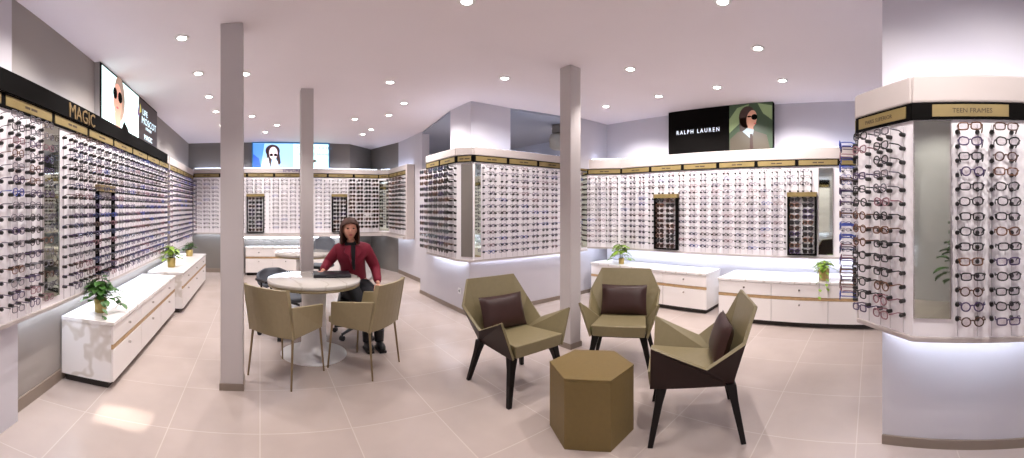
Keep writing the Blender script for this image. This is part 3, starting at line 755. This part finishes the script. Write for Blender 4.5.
# ---------------------------------------------------------------- hexagonal table
t = thing('hexagonal_table', 'solid olive-gold hexagonal side table standing among the three lounge armchairs', 'side table', (1.926, 1.694, 0), math.atan2(0.586, 0.81))
R_ = 0.281
m = MB(); m.prism([((R_ - 0.002) * math.cos(PI / 6 + i * PI / 3), (R_ - 0.002) * math.sin(PI / 6 + i * PI / 3)) for i in range(6)], 0.0, 0.413); m.build('body', M['hex'], t, bevel=0.003)
m = MB(); m.prism([(R_ * math.cos(PI / 6 + i * PI / 3), R_ * math.sin(PI / 6 + i * PI / 3)) for i in range(6)], 0.4135, 0.427); m.build('tabletop', M['hex'], t, bevel=0.003)

# ---------------------------------------------------------------- lounge armchairs
def lounge(label, loc, face):
    rz = math.atan2(face[0], -face[1])      # local -y -> face
    t = thing('lounge_armchair', label, 'armchair', (loc[0], loc[1], 0), rz, None)
    half = dict(Sf=(0.235, -0.29, 0.345), Sb=(0.20, 0.21, 0.34), Af=(0.335, -0.28, 0.63), Ad=(0.310, 0.05, 0.49), Bw=(0.335, 0.27, 0.64), Bt=(0.250, 0.36, 0.838))
    V = []; I = {}
    for k, (x, y, z) in half.items():
        I[k] = len(V); V.append((x, y, z)); I['-' + k] = len(V); V.append((-x, y, z))
    def shell(faces, name, inner, outer, th=0.022):
        m = MB(); m.add(V, faces, 0)
        used = sorted({i for f in faces for i in f}); mp = {a: b for b, a in enumerate(used)}
        me = bpy.data.meshes.new(name); me.from_pydata([V[i] for i in used], [], [tuple(mp[i] for i in f) for f in faces])
        me.materials.append(inner); me.materials.append(outer)
        o = bpy.data.objects.new(name, me); COL.objects.link(o); o.parent = t
        s = o.modifiers.new('s', 'SOLIDIFY'); s.thickness = th; s.offset = -1; s.material_offset = 1; s.material_offset_rim = 0; s.use_even_offset = True
        b = o.modifiers.new('b', 'BEVEL'); b.width = 0.004; b.segments = 2; b.limit_method = 'ANGLE'; b.angle_limit = 0.25
        return o
    g = I
    # faces wound so that normals point to the sitter
    fs = [(g['-Sb'], g['Sb'], g['Bt'], g['-Bt'])][0]
    faces = [(g['Sb'], g['-Sb'], g['-Bt'], g['Bt']),
             (g['Sb'], g['Bt'], g['Bw'], g['Ad']), (g['-Sb'], g['-Ad'], g['-Bw'], g['-Bt']),
             (g['Sf'], g['Sb'], g['Ad'], g['Af']), (g['-Sf'], g['-Af'], g['-Ad'], g['-Sb'])]
    def want_in(f):
        c = sum((Vector(V[i]) for i in f), Vector()) / len(f)
        n = (Vector(V[f[1]]) - Vector(V[f[0]])).cross(Vector(V[f[2]]) - Vector(V[f[0]]))
        return f if n.dot(Vector((0, -0.1, 0.75)) - c) > 0 else tuple(reversed(f))
    faces = [want_in(f) for f in faces]
    shell(faces, 'shell', M['olive'], M['brown'])
    m = MB(); m.add([(-0.226, -0.295, 0.345), (0.226, -0.295, 0.345), (0.192, 0.205, 0.345), (-0.192, 0.205, 0.345),
                     (-0.240, -0.305, 0.440), (0.240, -0.305, 0.440), (0.205, 0.22, 0.415), (-0.205, 0.22, 0.415)],
                    [(0, 3, 2, 1), (4, 5, 6, 7), (0, 1, 5, 4), (1, 2, 6, 5), (2, 3, 7, 6), (3, 0, 4, 7)], 0)
    m.build('seat', [M['olive'], M['olive']], t, bevel=0.008)
    m = MB()
    for sx in (-1, 1): m.box(sx * 0.19 - 0.015, sx * 0.19 + 0.015, -0.22, 0.20, 0.322, 0.343)
    m.box(-0.18, 0.18, -0.23, -0.20, 0.322, 0.343); m.box(-0.18, 0.18, 0.16, 0.19, 0.322, 0.343)
    m.build('base_frame', M['legwood'], t)
    for sx in (-1, 1):
        for sy in (-1, 1):
            top = Vector((sx * 0.205, sy * 0.215, 0.345)); bot = Vector((sx * 0.285, sy * 0.285, 0.0))
            m = MB(); a, b = 0.034, 0.016
            vs = [top + Vector((p * a, q * a, 0)) for p, q in ((-1, -1), (1, -1), (1, 1), (-1, 1))]
            vm = [top.lerp(bot, 0.30) + Vector((p * a * 0.72, q * a * 0.72, 0)) for p, q in ((-1, -1), (1, -1), (1, 1), (-1, 1))]
            vb = [bot + Vector((p * b, q * b, 0)) for p, q in ((-1, -1), (1, -1), (1, 1), (-1, 1))]
            m.add(vs + vm + vb, [(0, 1, 2, 3), (11, 10, 9, 8)] + [(i + 4 * k, i + 4 * k + 4, (i + 1) % 4 + 4 * k + 4, (i + 1) % 4 + 4 * k) for k in (0, 1) for i in range(4)])
            m.build('leg', M['legwood'], t, bevel=0.003)
    return t
def cushion(label, loc, face):
    rz = math.atan2(face[0], -face[1])
    m = MB(); n = 14; vs = []
    for side in (1, -1):
        for i in range(n + 1):
            for j in range(n + 1):
                u, v = 2 * i / n - 1, 2 * j / n - 1
                e = max(0, (1 - abs(u) ** 3.2) * (1 - abs(v) ** 3.2)) ** 0.5
                k = 1 - 0.05 * (1 - abs(u)) * (abs(v) > 0.95) 
                vs.append((0.225 * u * (1 - 0.04 * (1 - v * v)), side * 0.055 * e, 0.145 * v * (1 - 0.05 * (1 - u * u))))
    fs = []
    for s_ in (0, 1):
        o = s_ * (n + 1) ** 2
        for i in range(n):
            for j in range(n):
                q = (o + i * (n + 1) + j, o + (i + 1) * (n + 1) + j, o + (i + 1) * (n + 1) + j + 1, o + i * (n + 1) + j + 1)
                fs.append(q if s_ else q[::-1])
    m.add(vs, fs, 0, True)
    o = m.build('cushion', M['cushion'])
    f = Vector((face[0], face[1], 0)).normalized()
    p = Vector((loc[0], loc[1], 0.558)) - f * 0.18
    o.matrix_world = Matrix.Translation(p) @ Matrix.Rotation(rz, 4, 'Z') @ Matrix.Rotation(-0.32, 4, 'X')
    return tag(o, label, 'cushion')
A1 = ((1.965, 2.55), (0.0, -1.0)); A2 = ((2.90, 2.17), (-0.86, -0.51)); A3 = ((2.38, 1.17), (-0.495, 0.869))
lounge('olive leather lounge armchair on the table-and-woman side of the hexagonal table', *A1)
lounge('olive leather lounge armchair facing the viewer beside the slim column', *A2)
lounge('olive lounge armchair seen from its dark brown outer side, nearest the pier display', *A3)
cushion('dark brown cushion on the armchair closest to the woman', *A1)
cushion('dark brown cushion on the armchair facing the viewer', *A2)
cushion('dark brown cushion on the armchair seen from its side', *A3)

# ---------------------------------------------------------------- round tables
def round_table(label, loc, r):
    t = thing('round_table', label, 'table', loc)
    m = MB(); m.lathe([(r - 0.03, 0.712), (r - 0.004, 0.716), (r, 0.722), (r, 0.744), (r - 0.004, 0.75), (0.0001, 0.75)], n=56); m.build('tabletop', M['marble_top'], t)
    m = MB(); m.lathe([(r - 0.012, 0.69), (r - 0.008, 0.692), (r - 0.008, 0.7115), (0.0001, 0.7115)], n=56); m.lathe([(0.0001, 0.69), (r - 0.012, 0.69)], n=56); m.build('edge_band', M['beige'], t)
    m = MB(); m.lathe([(0.33, 0.0), (0.33, 0.008), (0.315, 0.014), (0.20, 0.022), (0.145, 0.05), (0.125, 0.12), (0.12, 0.40), (0.125, 0.66), (0.16, 0.69)], n=40); m.build('pedestal', M['white_plastic'], t)
    return t
round_table('round white marble pedestal table where the woman in the red coat sits', (0.535, 3.86, 0), 0.465)
round_table('smaller looking round marble table in front of the back wall cabinet', (0.70, 6.15, 0), 0.47)

# ---------------------------------------------------------------- beige tub chairs
def tub_chair(label, loc, face):
    rz = math.atan2(face[0], -face[1])
    t = thing('tub_chair', label, 'chair', (loc[0], loc[1], 0), rz)
    def slab(name, quad, th, m_=M['beige']):     # quad of inner-face corners, thickened along its normal
        v = [Vector(p) for p in quad]; n = (v[1] - v[0]).cross(v[3] - v[0]).normalized() * th
        m = MB(); m.add(v + [p + n for p in v], [(3, 2, 1, 0), (4, 5, 6, 7), (0, 1, 5, 4), (1, 2, 6, 5), (2, 3, 7, 6), (3, 0, 4, 7)])
        return m.build(name, m_, t, bevel=0.008)
    m = MB(); m.box(-0.215, 0.215, -0.25, 0.21, 0.405, 0.465); m.build('seat', M['beige'], t, bevel=0.015)
    # back: slightly curved, reclining
    m = MB(); N = 8; vs = []
    for k, (z, y, w) in enumerate(((0.40, 0.225, 0.235), (0.80, 0.30, 0.232))):
        for i in range(N + 1):
            u = 2 * i / N - 1
            vs.append((w * u, y + 0.035 * (1 - u * u), z)); 
    for k, (z, y, w) in enumerate(((0.40, 0.195, 0.235), (0.80, 0.272, 0.232))):
        for i in range(N + 1):
            u = 2 * i / N - 1
            vs.append((w * u, y + 0.035 * (1 - u * u), z))
    q = N + 1; fs = []
    for i in range(N):
        fs += [(i, i + 1, q + i + 1, q + i)[::-1], (2 * q + i, 2 * q + i + 1, 3 * q + i + 1, 3 * q + i), (q + i, q + i + 1, 3 * q + i + 1, 3 * q + i)[::-1], (i, i + 1, 2 * q + i + 1, 2 * q + i)]
    fs += [(0, q, 3 * q, 2 * q), (N, q + N, 3 * q + N, 2 * q + N)[::-1]]
    m.add(vs, fs); m.build('backrest', M['beige'], t, bevel=0.006)
    for sx in (-1, 1):
        a = [(sx * 0.218, 0.21, 0.40), (sx * 0.218, -0.20, 0.40), (sx * 0.25, -0.17, 0.615), (sx * 0.236, 0.265, 0.665)]
        if sx < 0: a = [a[1], a[0], a[3], a[2]]
        m = MB(); v = [Vector(p) for p in a]; off = Vector((sx * 0.024, 0, 0))
        F6 = [(3, 2, 1, 0), (4, 5, 6, 7), (0, 1, 5, 4), (1, 2, 6, 5), (2, 3, 7, 6), (3, 0, 4, 7)]
        m.add(v + [p + off for p in v], F6)
        o = m.build('armrest', M['beige'], t)
        bm = bmesh.new(); bm.from_mesh(o.data); bmesh.ops.recalc_face_normals(bm, faces=bm.faces); bm.to_mesh(o.data); bm.free()
        b = o.modifiers.new('b', 'BEVEL'); b.width = 0.007; b.segments = 2
        for sy in (-1, 1):
            m = MB(); m.tube([(sx * 0.215, sy * 0.20, 0.41), (sx * 0.235, sy * 0.235 if sy < 0 else 0.245, 0.0)], [0.011, 0.008], 8)
            m.build('leg', M['bronze'], t)
    return t
tub_chair('beige tub chair with bronze legs nearest the slim column, its back turned', (0.235, 3.41), (0.666, 0.746))
tub_chair('beige tub chair with bronze legs in front of the woman in the red coat', (0.945, 3.47), (-0.66, 0.75))

# ---------------------------------------------------------------- office chairs
def office_chair(label, loc, face, seatm, backm, back_z=(0.55, 0.92), arms=True):
    rz = math.atan2(face[0], -face[1])
    t = thing('office_chair', label, 'office chair', (loc[0], loc[1], 0), rz)
    m = MB()
    for i in range(5):
        a = 2 * PI * i / 5 + 0.3
        m.tube([(0, 0, 0.11), (0.27 * math.cos(a), 0.27 * math.sin(a), 0.07)], [0.022, 0.014], 8)
    m.tube([(0, 0, 0.09), (0, 0, 0.39)], [0.03, 0.022], 12); m.build('base', M['black_plastic'], t)
    for i in range(5):
        a = 2 * PI * i / 5 + 0.3; x, y = 0.27 * math.cos(a), 0.27 * math.sin(a)
        m = MB(); w = Vector((-math.sin(a), math.cos(a), 0)) * 0.022
        m.tube([Vector((x, y, 0.028)) - w, Vector((x, y, 0.028)) + w], 0.028, 12); m.tube([(x, y, 0.03), (x, y, 0.075)], 0.01, 8); m.build('caster', M['black_plastic'], t)
    m = MB(); m.box(-0.22, 0.22, -0.24, 0.20, 0.39, 0.445); m.build('seat', seatm, t, bevel=0.03)
    m = MB(); N = 8; vs = []; z0, z1 = back_z
    rows = 6
    for s_ in (0, 1):
        for k in range(rows + 1):
            v = k / rows; z = z0 + (z1 - z0) * v; w = 0.21 * (1 - 0.5 * abs(2 * v - 1) ** 4)
            for i in range(N + 1):
                u = 2 * i / N - 1; vs.append((w * u, 0.235 - 0.04 * u * u + 0.05 * v + s_ * 0.03, z))
    Q = (rows + 1) * (N + 1); fs = []
    for k in range(rows):
        for i in range(N):
            a = k * (N + 1) + i; f = (a, a + 1, a + N + 2, a + N + 1); fs += [f, tuple(Q + j for j in f[::-1])]
    per = [i for i in range(N + 1)] + [k * (N + 1) + N for k in range(1, rows + 1)] + [rows * (N + 1) + i for i in range(N - 1, -1, -1)] + [k * (N + 1) for k in range(rows - 1, 0, -1)]
    for i in range(len(per)): a, b = per[i], per[(i + 1) % len(per)]; fs.append((b, a, Q + a, Q + b))
    m.add(vs, fs, 0, True); m.build('backrest', backm, t)
    m = MB(); m.tube([(0, 0.10, 0.38), (0, 0.26, 0.385), (0, 0.29, z0 + 0.1)], 0.016, 8); m.build('back_support', M['black_plastic'], t)
    if arms:
        for sx in (-1, 1):
            m = MB(); m.tube([(sx * 0.20, 0.02, 0.40), (sx * 0.26, 0.02, 0.43), (sx * 0.265, 0.02, 0.62)], 0.012, 8); m.box(sx * 0.265 - 0.025, sx * 0.265 + 0.025, -0.12, 0.12, 0.62, 0.645); m.build('armrest', M['black_plastic'], t)
    return t
office_chair('white backed office chair on casters under the woman in red', (1.10, 4.33), (-0.25, -0.97), M['black_plastic'], M['white_plastic'], arms=False)
office_chair('grey office chair with dark arms behind the marble table by the nearest column', (0.26, 4.50), (0.45, -0.89), M['grey_fabric'], M['grey_fabric'], back_z=(0.50, 0.72))
office_chair('office chair with grey back pulled up to the rear round table, column side', (1.06, 6.88), (-0.5, -0.87), M['black_plastic'], M['grey_fabric'], arms=False)
office_chair('black seated office chair in front of the rear round table', (0.42, 5.55), (0.3, 0.95), M['black_plastic'], M['black_plastic'], back_z=(0.50, 0.60), arms=False)

# ---------------------------------------------------------------- plants
def leaf(m, base, dirv, L, W, mi=0, droop=0.4):
    d = Vector(dirv).normalized(); side = d.cross(Vector((0, 0, 1)))
    side = side.normalized() if side.length > 1e-3 else Vector((1, 0, 0))
    prof = ((0, 0.05), (0.25, 0.75), (0.5, 1.0), (0.75, 0.7), (1.0, 0.02)); vs = []
    for t_, w in prof:
        c = Vector(base) + d * L * t_ - Vector((0, 0, 1)) * droop * L * t_ * t_
        vs += [c - side * W * w + Vector((0, 0, 0.1 * W)), c - Vector((0, 0, 0.15 * W)), c + side * W * w + Vector((0, 0, 0.1 * W))]
    fs = []
    for i in range(4):
        a = i * 3; fs += [(a, a + 1, a + 4, a + 3), (a + 1, a + 2, a + 5, a + 4)]
    m.add(vs, fs, mi, True)
def potted(label, loc, R, H, n, leafm, pot=(0.05, 0.10), seed=1, trail=None, name='potted_plant', L=0.06, potm=None):
    rnd = random.Random(seed)
    t = thing(name, label, 'plant', loc)
    pr, ph = pot
    m = MB(); m.lathe([(pr * 0.8, 0), (pr * 0.85, 0.003), (pr, ph), (pr * 0.9, ph), (pr * 0.88, ph - 0.012)], n=20); m.build('pot', potm or M['pot'], t)
    m = MB(); m.lathe([(0.0001, ph - 0.012), (pr * 0.88, ph - 0.012)], n=20); m.build('soil', M['soil'], t)
    m = MB(); st = MB()
    for i in range(n):
        a = rnd.uniform(0, 2 * PI); e = rnd.uniform(0.1, 1.0)
        r = R * e * rnd.uniform(0.6, 1); z = ph + (H - ph) * (1 - e * e * rnd.uniform(0.5, 1)) * rnd.uniform(0.55, 1) - 0.2 * R * (e > 0.8)
        tip = Vector((r * math.cos(a), r * math.sin(a), z)); root = Vector((0.3 * pr * math.cos(a), 0.3 * pr * math.sin(a), ph - 0.012))
        mid = (root + tip) / 2 + Vector((0, 0, 0.25 * (H - ph)))
        st.tube([root, mid, tip], 0.0015, 4)
        leaf(m, tip, (math.cos(a), math.sin(a), rnd.uniform(-0.3, 0.5)), L * rnd.uniform(0.8, 1.2), L * 0.42, 0)
        leaf(m, mid, (math.cos(a + 1), math.sin(a + 1), 0.3), L * 0.8, L * 0.33, 0)
    if trail:
        for (dx, dy, dn) in trail:
            P = [Vector((0, 0, ph)), Vector((dx * 0.6, dy * 0.6, ph + 0.03)), Vector((dx, dy, ph - 0.04)), Vector((dx * 1.1, dy * 1.1, ph - dn))]
            st.tube(P, 0.0018, 4)
            for k in range(7):
                f = k / 6; p = P[1].lerp(P[2], f * 2) if f < 0.5 else P[2].lerp(P[3], f * 2 - 1)
                leaf(m, p, (rnd.uniform(-1, 1), rnd.uniform(-1, 1), -0.2), L * 0.8, L * 0.35)
    m.build('foliage', leafm, t); st.build('stem', M['stem'], t)
    return t
potted('leafy green plant in gold pot at the near end of the nearest left cabinet', (-1.36, 3.14, 0.54), 0.15, 0.31, 80, M['leaf'], (0.06, 0.12), 3, trail=[(0.10, -0.20, 0.20), (0.17, 0.06, 0.05)], L=0.07)
potted('green plant in gold pot on the near end of the farther left cabinet', (-1.33, 5.75, 0.56), 0.16, 0.32, 64, M['leaf2'], (0.07, 0.14), 5, L=0.075)
potted('small dark green plant on the far end of the farther left cabinet', (-1.30, 7.1, 0.56), 0.13, 0.26, 34, M['leaf'], (0.07, 0.12), 8, L=0.06)
potted('bright green plant on the low cabinet by the island corner', (4.98, 3.74, 0.56), 0.17, 0.33, 24, M['leaf2'], (0.05, 0.09), 11, L=0.10)
potted('trailing plant in gold pot on the low cabinet near the narrow mirror', (4.78, 0.60, 0.56), 0.15, 0.24, 44, M['leaf2'], (0.07, 0.14), 13, trail=[(-0.19, 0.03, 0.30), (-0.18, -0.05, 0.2)], L=0.06)
potted('tall floor plant by the left wall, seen only in the pier mirror', (-1.15, 0.38, 0.0), 0.30, 1.30, 40, M['leaf'], (0.15, 0.32), 17, L=0.20, potm=M['white_plastic'])

# ---------------------------------------------------------------- things on the table and walls
t = thing('laptop_case', 'flat black case lying on the marble table before the woman', 'case', (0.735, 3.955, 0.7505), -0.12)
m = MB(); m.box(-0.19, 0.19, -0.13, 0.13, 0, 0.032); m.build('body', M['laptop'], t, bevel=0.008)
m = MB(); m.tube([(-0.06, -0.13, 0.016), (-0.055, -0.15, 0.016), (0.055, -0.15, 0.016), (0.06, -0.13, 0.016)], 0.005, 8); m.build('handle', M['laptop'], t)
# small desk mirror on table
t = thing('hanging_duct', 'beige round canister hanging in the blue lit rear room', 'ventilation unit', (4.70, 4.88, 0.10))
m = MB(); m.lathe([(0.10, 2.36), (0.16, 2.40), (0.17, 2.55), (0.15, 2.62), (0.11, 2.63)], n=24); m.build('body', M['duct'], t)
m = MB(); m.lathe([(0.12, 2.64), (0.12, 2.78)], n=24); m.lathe([(0.03, 2.78), (0.03, 2.79)], n=12); m.build('hanger', M['wall_taupe'], t)
t = thing('wall_socket', 'small white wall socket low on the island wall', 'socket', (2.652, 4.72, 0.30), 0)
m = MB(); m.box(-0.007, 0.008, -0.04, 0.04, -0.04, 0.04); m.build('plate', M['white_plastic'], t, bevel=0.003)
m = MB(); m.tube([(-0.0075, 0, 0), (-0.004, 0, 0)], 0.02, 12); m.build('outlet', M['grey_fabric'], t)

# ---------------------------------------------------------------- the seated woman
def skin_mesh(chains, level=2):
    """grow a closed surface around a skeleton of tapered branches; returns evaluated verts and faces"""
    bm_me = bpy.data.meshes.new('sk'); V, E_, R_ = [], [], []
    idx = {}
    for ch in chains:
        prev = None
        for p, r in ch:
            k = tuple(round(c, 4) for c in p)
            if k not in idx:
                idx[k] = len(V); V.append(p); R_.append(r)
            i = idx[k]
            if prev is not None: E_.append((prev, i))
            prev = i
    bm_me.from_pydata(V, E_, [])
    o = bpy.data.objects.new('sk', bm_me); COL.objects.link(o)
    md = o.modifiers.new('skin', 'SKIN'); md.use_smooth_shade = True
    for i, v in enumerate(bm_me.skin_vertices[0].data):
        r = R_[i]; v.radius = (r, r) if not isinstance(r, tuple) else r
    bm_me.skin_vertices[0].data[0].use_root = True
    sb = o.modifiers.new('sub', 'SUBSURF'); sb.levels = level; sb.render_levels = level
    dg = bpy.context.evaluated_depsgraph_get(); dg.update()
    ev = o.evaluated_get(dg).to_mesh()
    vs = [tuple(v.co) for v in ev.vertices]; fs = [tuple(p.vertices) for p in ev.polygons]
    bpy.data.objects.remove(o, do_unlink=True)
    return vs, fs

PX, PY = 1.02, 4.22       # shoulder centre
person = thing('person', 'seated woman in a crimson coat, dark hair, resting a hand on the marble table', 'person', (0, 0, 0))
hip = (1.08, 4.36, 0.53)
body_ch = [
    [(hip, 0.12), ((1.06, 4.32, 0.70), 0.105), ((1.03, 4.25, 0.88), 0.11), ((1.01, 4.21, 1.00), 0.085), ((0.99, 4.17, 1.08), 0.046), ((0.98, 4.15, 1.13), 0.045)],
    [((1.01, 4.21, 1.00), 0.085), ((0.86, 4.21, 0.995), 0.055), ((0.77, 4.31, 0.84), 0.038), ((0.70, 4.18, 0.785), 0.030), ((0.655, 4.09, 0.772), 0.021)],
    [((1.01, 4.21, 1.00), 0.085), ((1.17, 4.20, 0.995), 0.055), ((1.29, 4.25, 0.77), 0.038), ((1.27, 4.09, 0.66), 0.030), ((1.255, 4.02, 0.625), 0.021)],
    [(hip, 0.12), ((1.00, 4.22, 0.52), 0.085), ((1.00, 3.98, 0.52), 0.058), ((1.06, 3.86, 0.30), 0.048), ((1.09, 3.86, 0.08), 0.034)],
    [(hip, 0.12), ((1.17, 4.20, 0.52), 0.085), ((1.19, 3.96, 0.52), 0.058), ((1.20, 3.85, 0.30), 0.048), ((1.21, 3.84, 0.08), 0.034)],
]
bv, bf = skin_mesh(body_ch)
allm = MB(); allm.add(bv, bf, 0, True)
# head with brow, nose, cheeks, chin
hc = Vector((0.965, 4.115, 1.215)); yaw = Matrix.Rotation(-0.10, 3, 'Z')    # faces -y locally
hm = []; hn, hk = 32, 24
for i in range(hk + 1):
    th = PI * i / hk
    for j in range(hn):
        g = 2 * PI * j / hn
        x, y, z = math.sin(th) * math.cos(g), math.sin(th) * math.sin(g), math.cos(th)
        px, py, pz = 0.074 * x, 0.092 * y, 0.112 * z
        if z < 0: px *= 1 - 0.30 * (-z) ** 1.5; py *= 1 - (0.12 if y < 0 else 0.35) * (-z) ** 1.5
        if y < 0:
            py -= 0.020 * math.exp(-(px / 0.012) ** 2 - ((pz + 0.012) / 0.022) ** 2)          # nose
            for ex in (-0.030, 0.030): py += 0.010 * math.exp(-((px - ex) / 0.016) ** 2 - ((pz - 0.016) / 0.012) ** 2)
            py -= 0.005 * math.exp(-(px / 0.025) ** 2 - ((pz + 0.052) / 0.010) ** 2)           # lips
            py -= 0.008 * math.exp(-(px / 0.025) ** 2 - ((pz + 0.092) / 0.018) ** 2)           # chin
            py -= 0.005 * math.exp(-(px / 0.05) ** 2 - ((pz - 0.038) / 0.012) ** 2)            # brow
        hm.append(hc + yaw @ Vector((px, py, pz)))
hf = [(i * hn + j, (i + 1) * hn + j, (i + 1) * hn + (j + 1) % hn, i * hn + (j + 1) % hn) for i in range(hk) for j in range(hn)]
allm.add(hm, hf, 0, True)
for sx in (-1, 1): allm.ell(hc + yaw @ Vector((sx * 0.073, 0.005, -0.005)), (0.010, 0.018, 0.030), 10, 8)
# hands: palm, four fingers, thumb
def hand(wrist, fwd, up, side, curl):
    f, u = Vector(fwd).normalized(), Vector(up).normalized(); s = f.cross(u).normalized(); u = s.cross(f)
    W = Vector(wrist); rot = Matrix((s, f, u)).transposed()
    allm.ell(W + f * 0.045, (0.038, 0.050, 0.014), 12, 8, 0, rot)
    for k, (o, L) in enumerate(((-0.028, 0.062), (-0.010, 0.072), (0.009, 0.068), (0.027, 0.052))):
        a = W + f * 0.075 + s * o
        b = a + f * L * 0.45 - u * L * 0.1 * curl; c = b + f * L * 0.3 - u * L * 0.3 * curl; d = c + f * L * 0.2 - u * L * 0.35 * curl
        allm.tube([a, b, c, d], [0.0095, 0.0088, 0.0080, 0.0055], 8)
    a = W + f * 0.02 + s * side * 0.03; b = a + s * side * 0.022 + f * 0.02; c = b + f * 0.032 + s * side * 0.006 - u * 0.006
    allm.tube([a, b, c], [0.012, 0.010, 0.007], 8)
hand((0.655, 4.085, 0.775), (-0.45, -0.9, -0.05), (0, 0, 1), 1, 0.25)
hand((1.255, 4.02, 0.625), (-0.35, -0.8, -0.35), (-0.1, -0.3, 1), -1, 0.6)
body = allm.build('body', M['skin'], person)
rm = body.modifiers.new('remesh', 'REMESH'); rm.mode = 'VOXEL'; rm.voxel_size = 0.0045; rm.use_smooth_shade = True
# face details
for sx in (-1, 1):
    m = MB(); m.ell(hc + yaw @ Vector((sx * 0.030, -0.079, 0.016)), (0.013, 0.006, 0.0065), 10, 6); m.build('eye', M['eye'], person)
m = MB(); m.ell(hc + yaw @ Vector((0, -0.0845, -0.052)), (0.022, 0.006, 0.0065), 12, 6); m.build('lips', M['lip'], person)
# hair: full cap swept to shoulder length, open over the face
m = MB(); vs = []; n1, k1 = 44, 26
for i in range(k1 + 1):
    v = i / k1
    for j in range(n1 + 1):
        a = -PI + 2 * PI * j / n1                      # 0 = back of the head
        face_w = 1.12 if v > 0.33 else 0.0             # half-angle of the opening, from the front
        if face_w:
            lim = PI - face_w * min(1, (v - 0.33) / 0.14 + 0.40)
            a = a * lim / PI
        g = a + PI / 2
        if v < 0.5: th = PI / 2 * v / 0.5; rr, pz = math.sin(th), 0.122 * math.cos(th)
        else: rr, pz = 1.0 + 0.10 * (v - 0.5), -0.32 * (v - 0.5)
        wob = 1 + 0.03 * math.sin(g * 11) * v
        px, py = 0.100 * rr * math.cos(g) * wob, 0.110 * rr * math.sin(g) * wob
        if v > 0.75: px *= 1 - 0.25 * (v - 0.75); py *= 1 - 0.5 * (v - 0.75)
        vs.append(hc + yaw @ Vector((px, py + 0.008, pz + 0.006)))
m.add(vs, [(i * (n1 + 1) + j, (i + 1) * (n1 + 1) + j, (i + 1) * (n1 + 1) + j + 1, i * (n1 + 1) + j + 1) for i in range(k1) for j in range(n1)], 0, True)
ho = m.build('hair', M['hair'], person)
sd = ho.modifiers.new('s', 'SOLIDIFY'); sd.thickness = 0.018; sd.offset = 0
# coat
coat_ch = [
    [((1.08, 4.36, 0.56), 0.165), ((1.06, 4.33, 0.70), 0.150), ((1.03, 4.26, 0.87), 0.150), ((1.01, 4.215, 0.99), 0.110), ((0.995, 4.185, 1.055), 0.070)],
    [((1.01, 4.215, 0.99), 0.110), ((0.855, 4.215, 0.985), 0.080), ((0.765, 4.315, 0.845), 0.062), ((0.700, 4.19, 0.800), 0.050), ((0.672, 4.125, 0.790), 0.044)],
    [((1.01, 4.215, 0.99), 0.110), ((1.175, 4.205, 0.985), 0.080), ((1.295, 4.255, 0.775), 0.064), ((1.275, 4.11, 0.675), 0.050), ((1.262, 4.045, 0.638), 0.044)],
]
cv, cf = skin_mesh(coat_ch)
m = MB(); m.add(cv, cf, 0, True); m.build('coat', M['coat'], person)
# lapels and dark front opening
m = MB()
m.add([(0.945, 4.075, 1.045), (1.035, 4.07, 1.045), (1.012, 4.065, 0.78), (1.000, 4.065, 0.78), (0.945, 4.10, 1.045), (1.035, 4.10, 1.045), (1.012, 4.13, 0.78), (1.000, 4.13, 0.78)],
      [(0, 3, 2, 1), (4, 5, 6, 7), (0, 1, 5, 4), (1, 2, 6, 5), (2, 3, 7, 6), (3, 0, 4, 7)])
m.build('sweater', M['dark_cloth'], person, bevel=0.01)
m = MB(); m.tube([(0.985, 4.165, 1.045), (0.980, 4.153, 1.085)], [0.068, 0.054], 20); m.build('collar', M['dark_cloth'], person)
for sx in (-1, 1):
    m = MB(); x = 0.99
    P = [(x + sx * 0.025, 4.06, 1.05), (x + sx * 0.085, 4.09, 1.04), (x + sx * 0.095, 4.075, 0.97), (x + sx * 0.05, 4.052, 0.93), (x + sx * 0.02, 4.050, 0.84)]
    Q = [(a, b + 0.035, c) for a, b, c in P]
    m.add(P + Q, [(0, 1, 2, 3, 4), (9, 8, 7, 6, 5)] + [((i + 1) % 5, i, 5 + i, 5 + (i + 1) % 5) for i in range(5)])
    m.build('lapel', M['coat'], person, bevel=0.005)
tr_ch = [
    [((1.08, 4.34, 0.54), 0.145), ((1.00, 4.22, 0.53), 0.115), ((1.00, 3.98, 0.525), 0.086), ((1.06, 3.865, 0.32), 0.060), ((1.09, 3.86, 0.16), 0.058)],
    [((1.08, 4.34, 0.54), 0.145), ((1.17, 4.20, 0.53), 0.115), ((1.19, 3.96, 0.525), 0.086), ((1.20, 3.855, 0.32), 0.060), ((1.21, 3.84, 0.16), 0.058)],
]
cv, cf = skin_mesh(tr_ch)
m = MB(); m.add(cv, cf, 0, True); m.build('trousers', M['dark_cloth'], person)
for (x, y) in ((1.09, 3.86), (1.21, 3.84)):
    m = MB(); m.tube([(x, y, 0.20), (x, y, 0.08)], [0.055, 0.048], 14)
    m.ell((x, y - 0.05, 0.045), (0.043, 0.115, 0.044), 16, 8); m.box(x - 0.036, x + 0.036, y - 0.14, y + 0.055, 0.0, 0.02)
    m.build('boot', M['boot'], person)
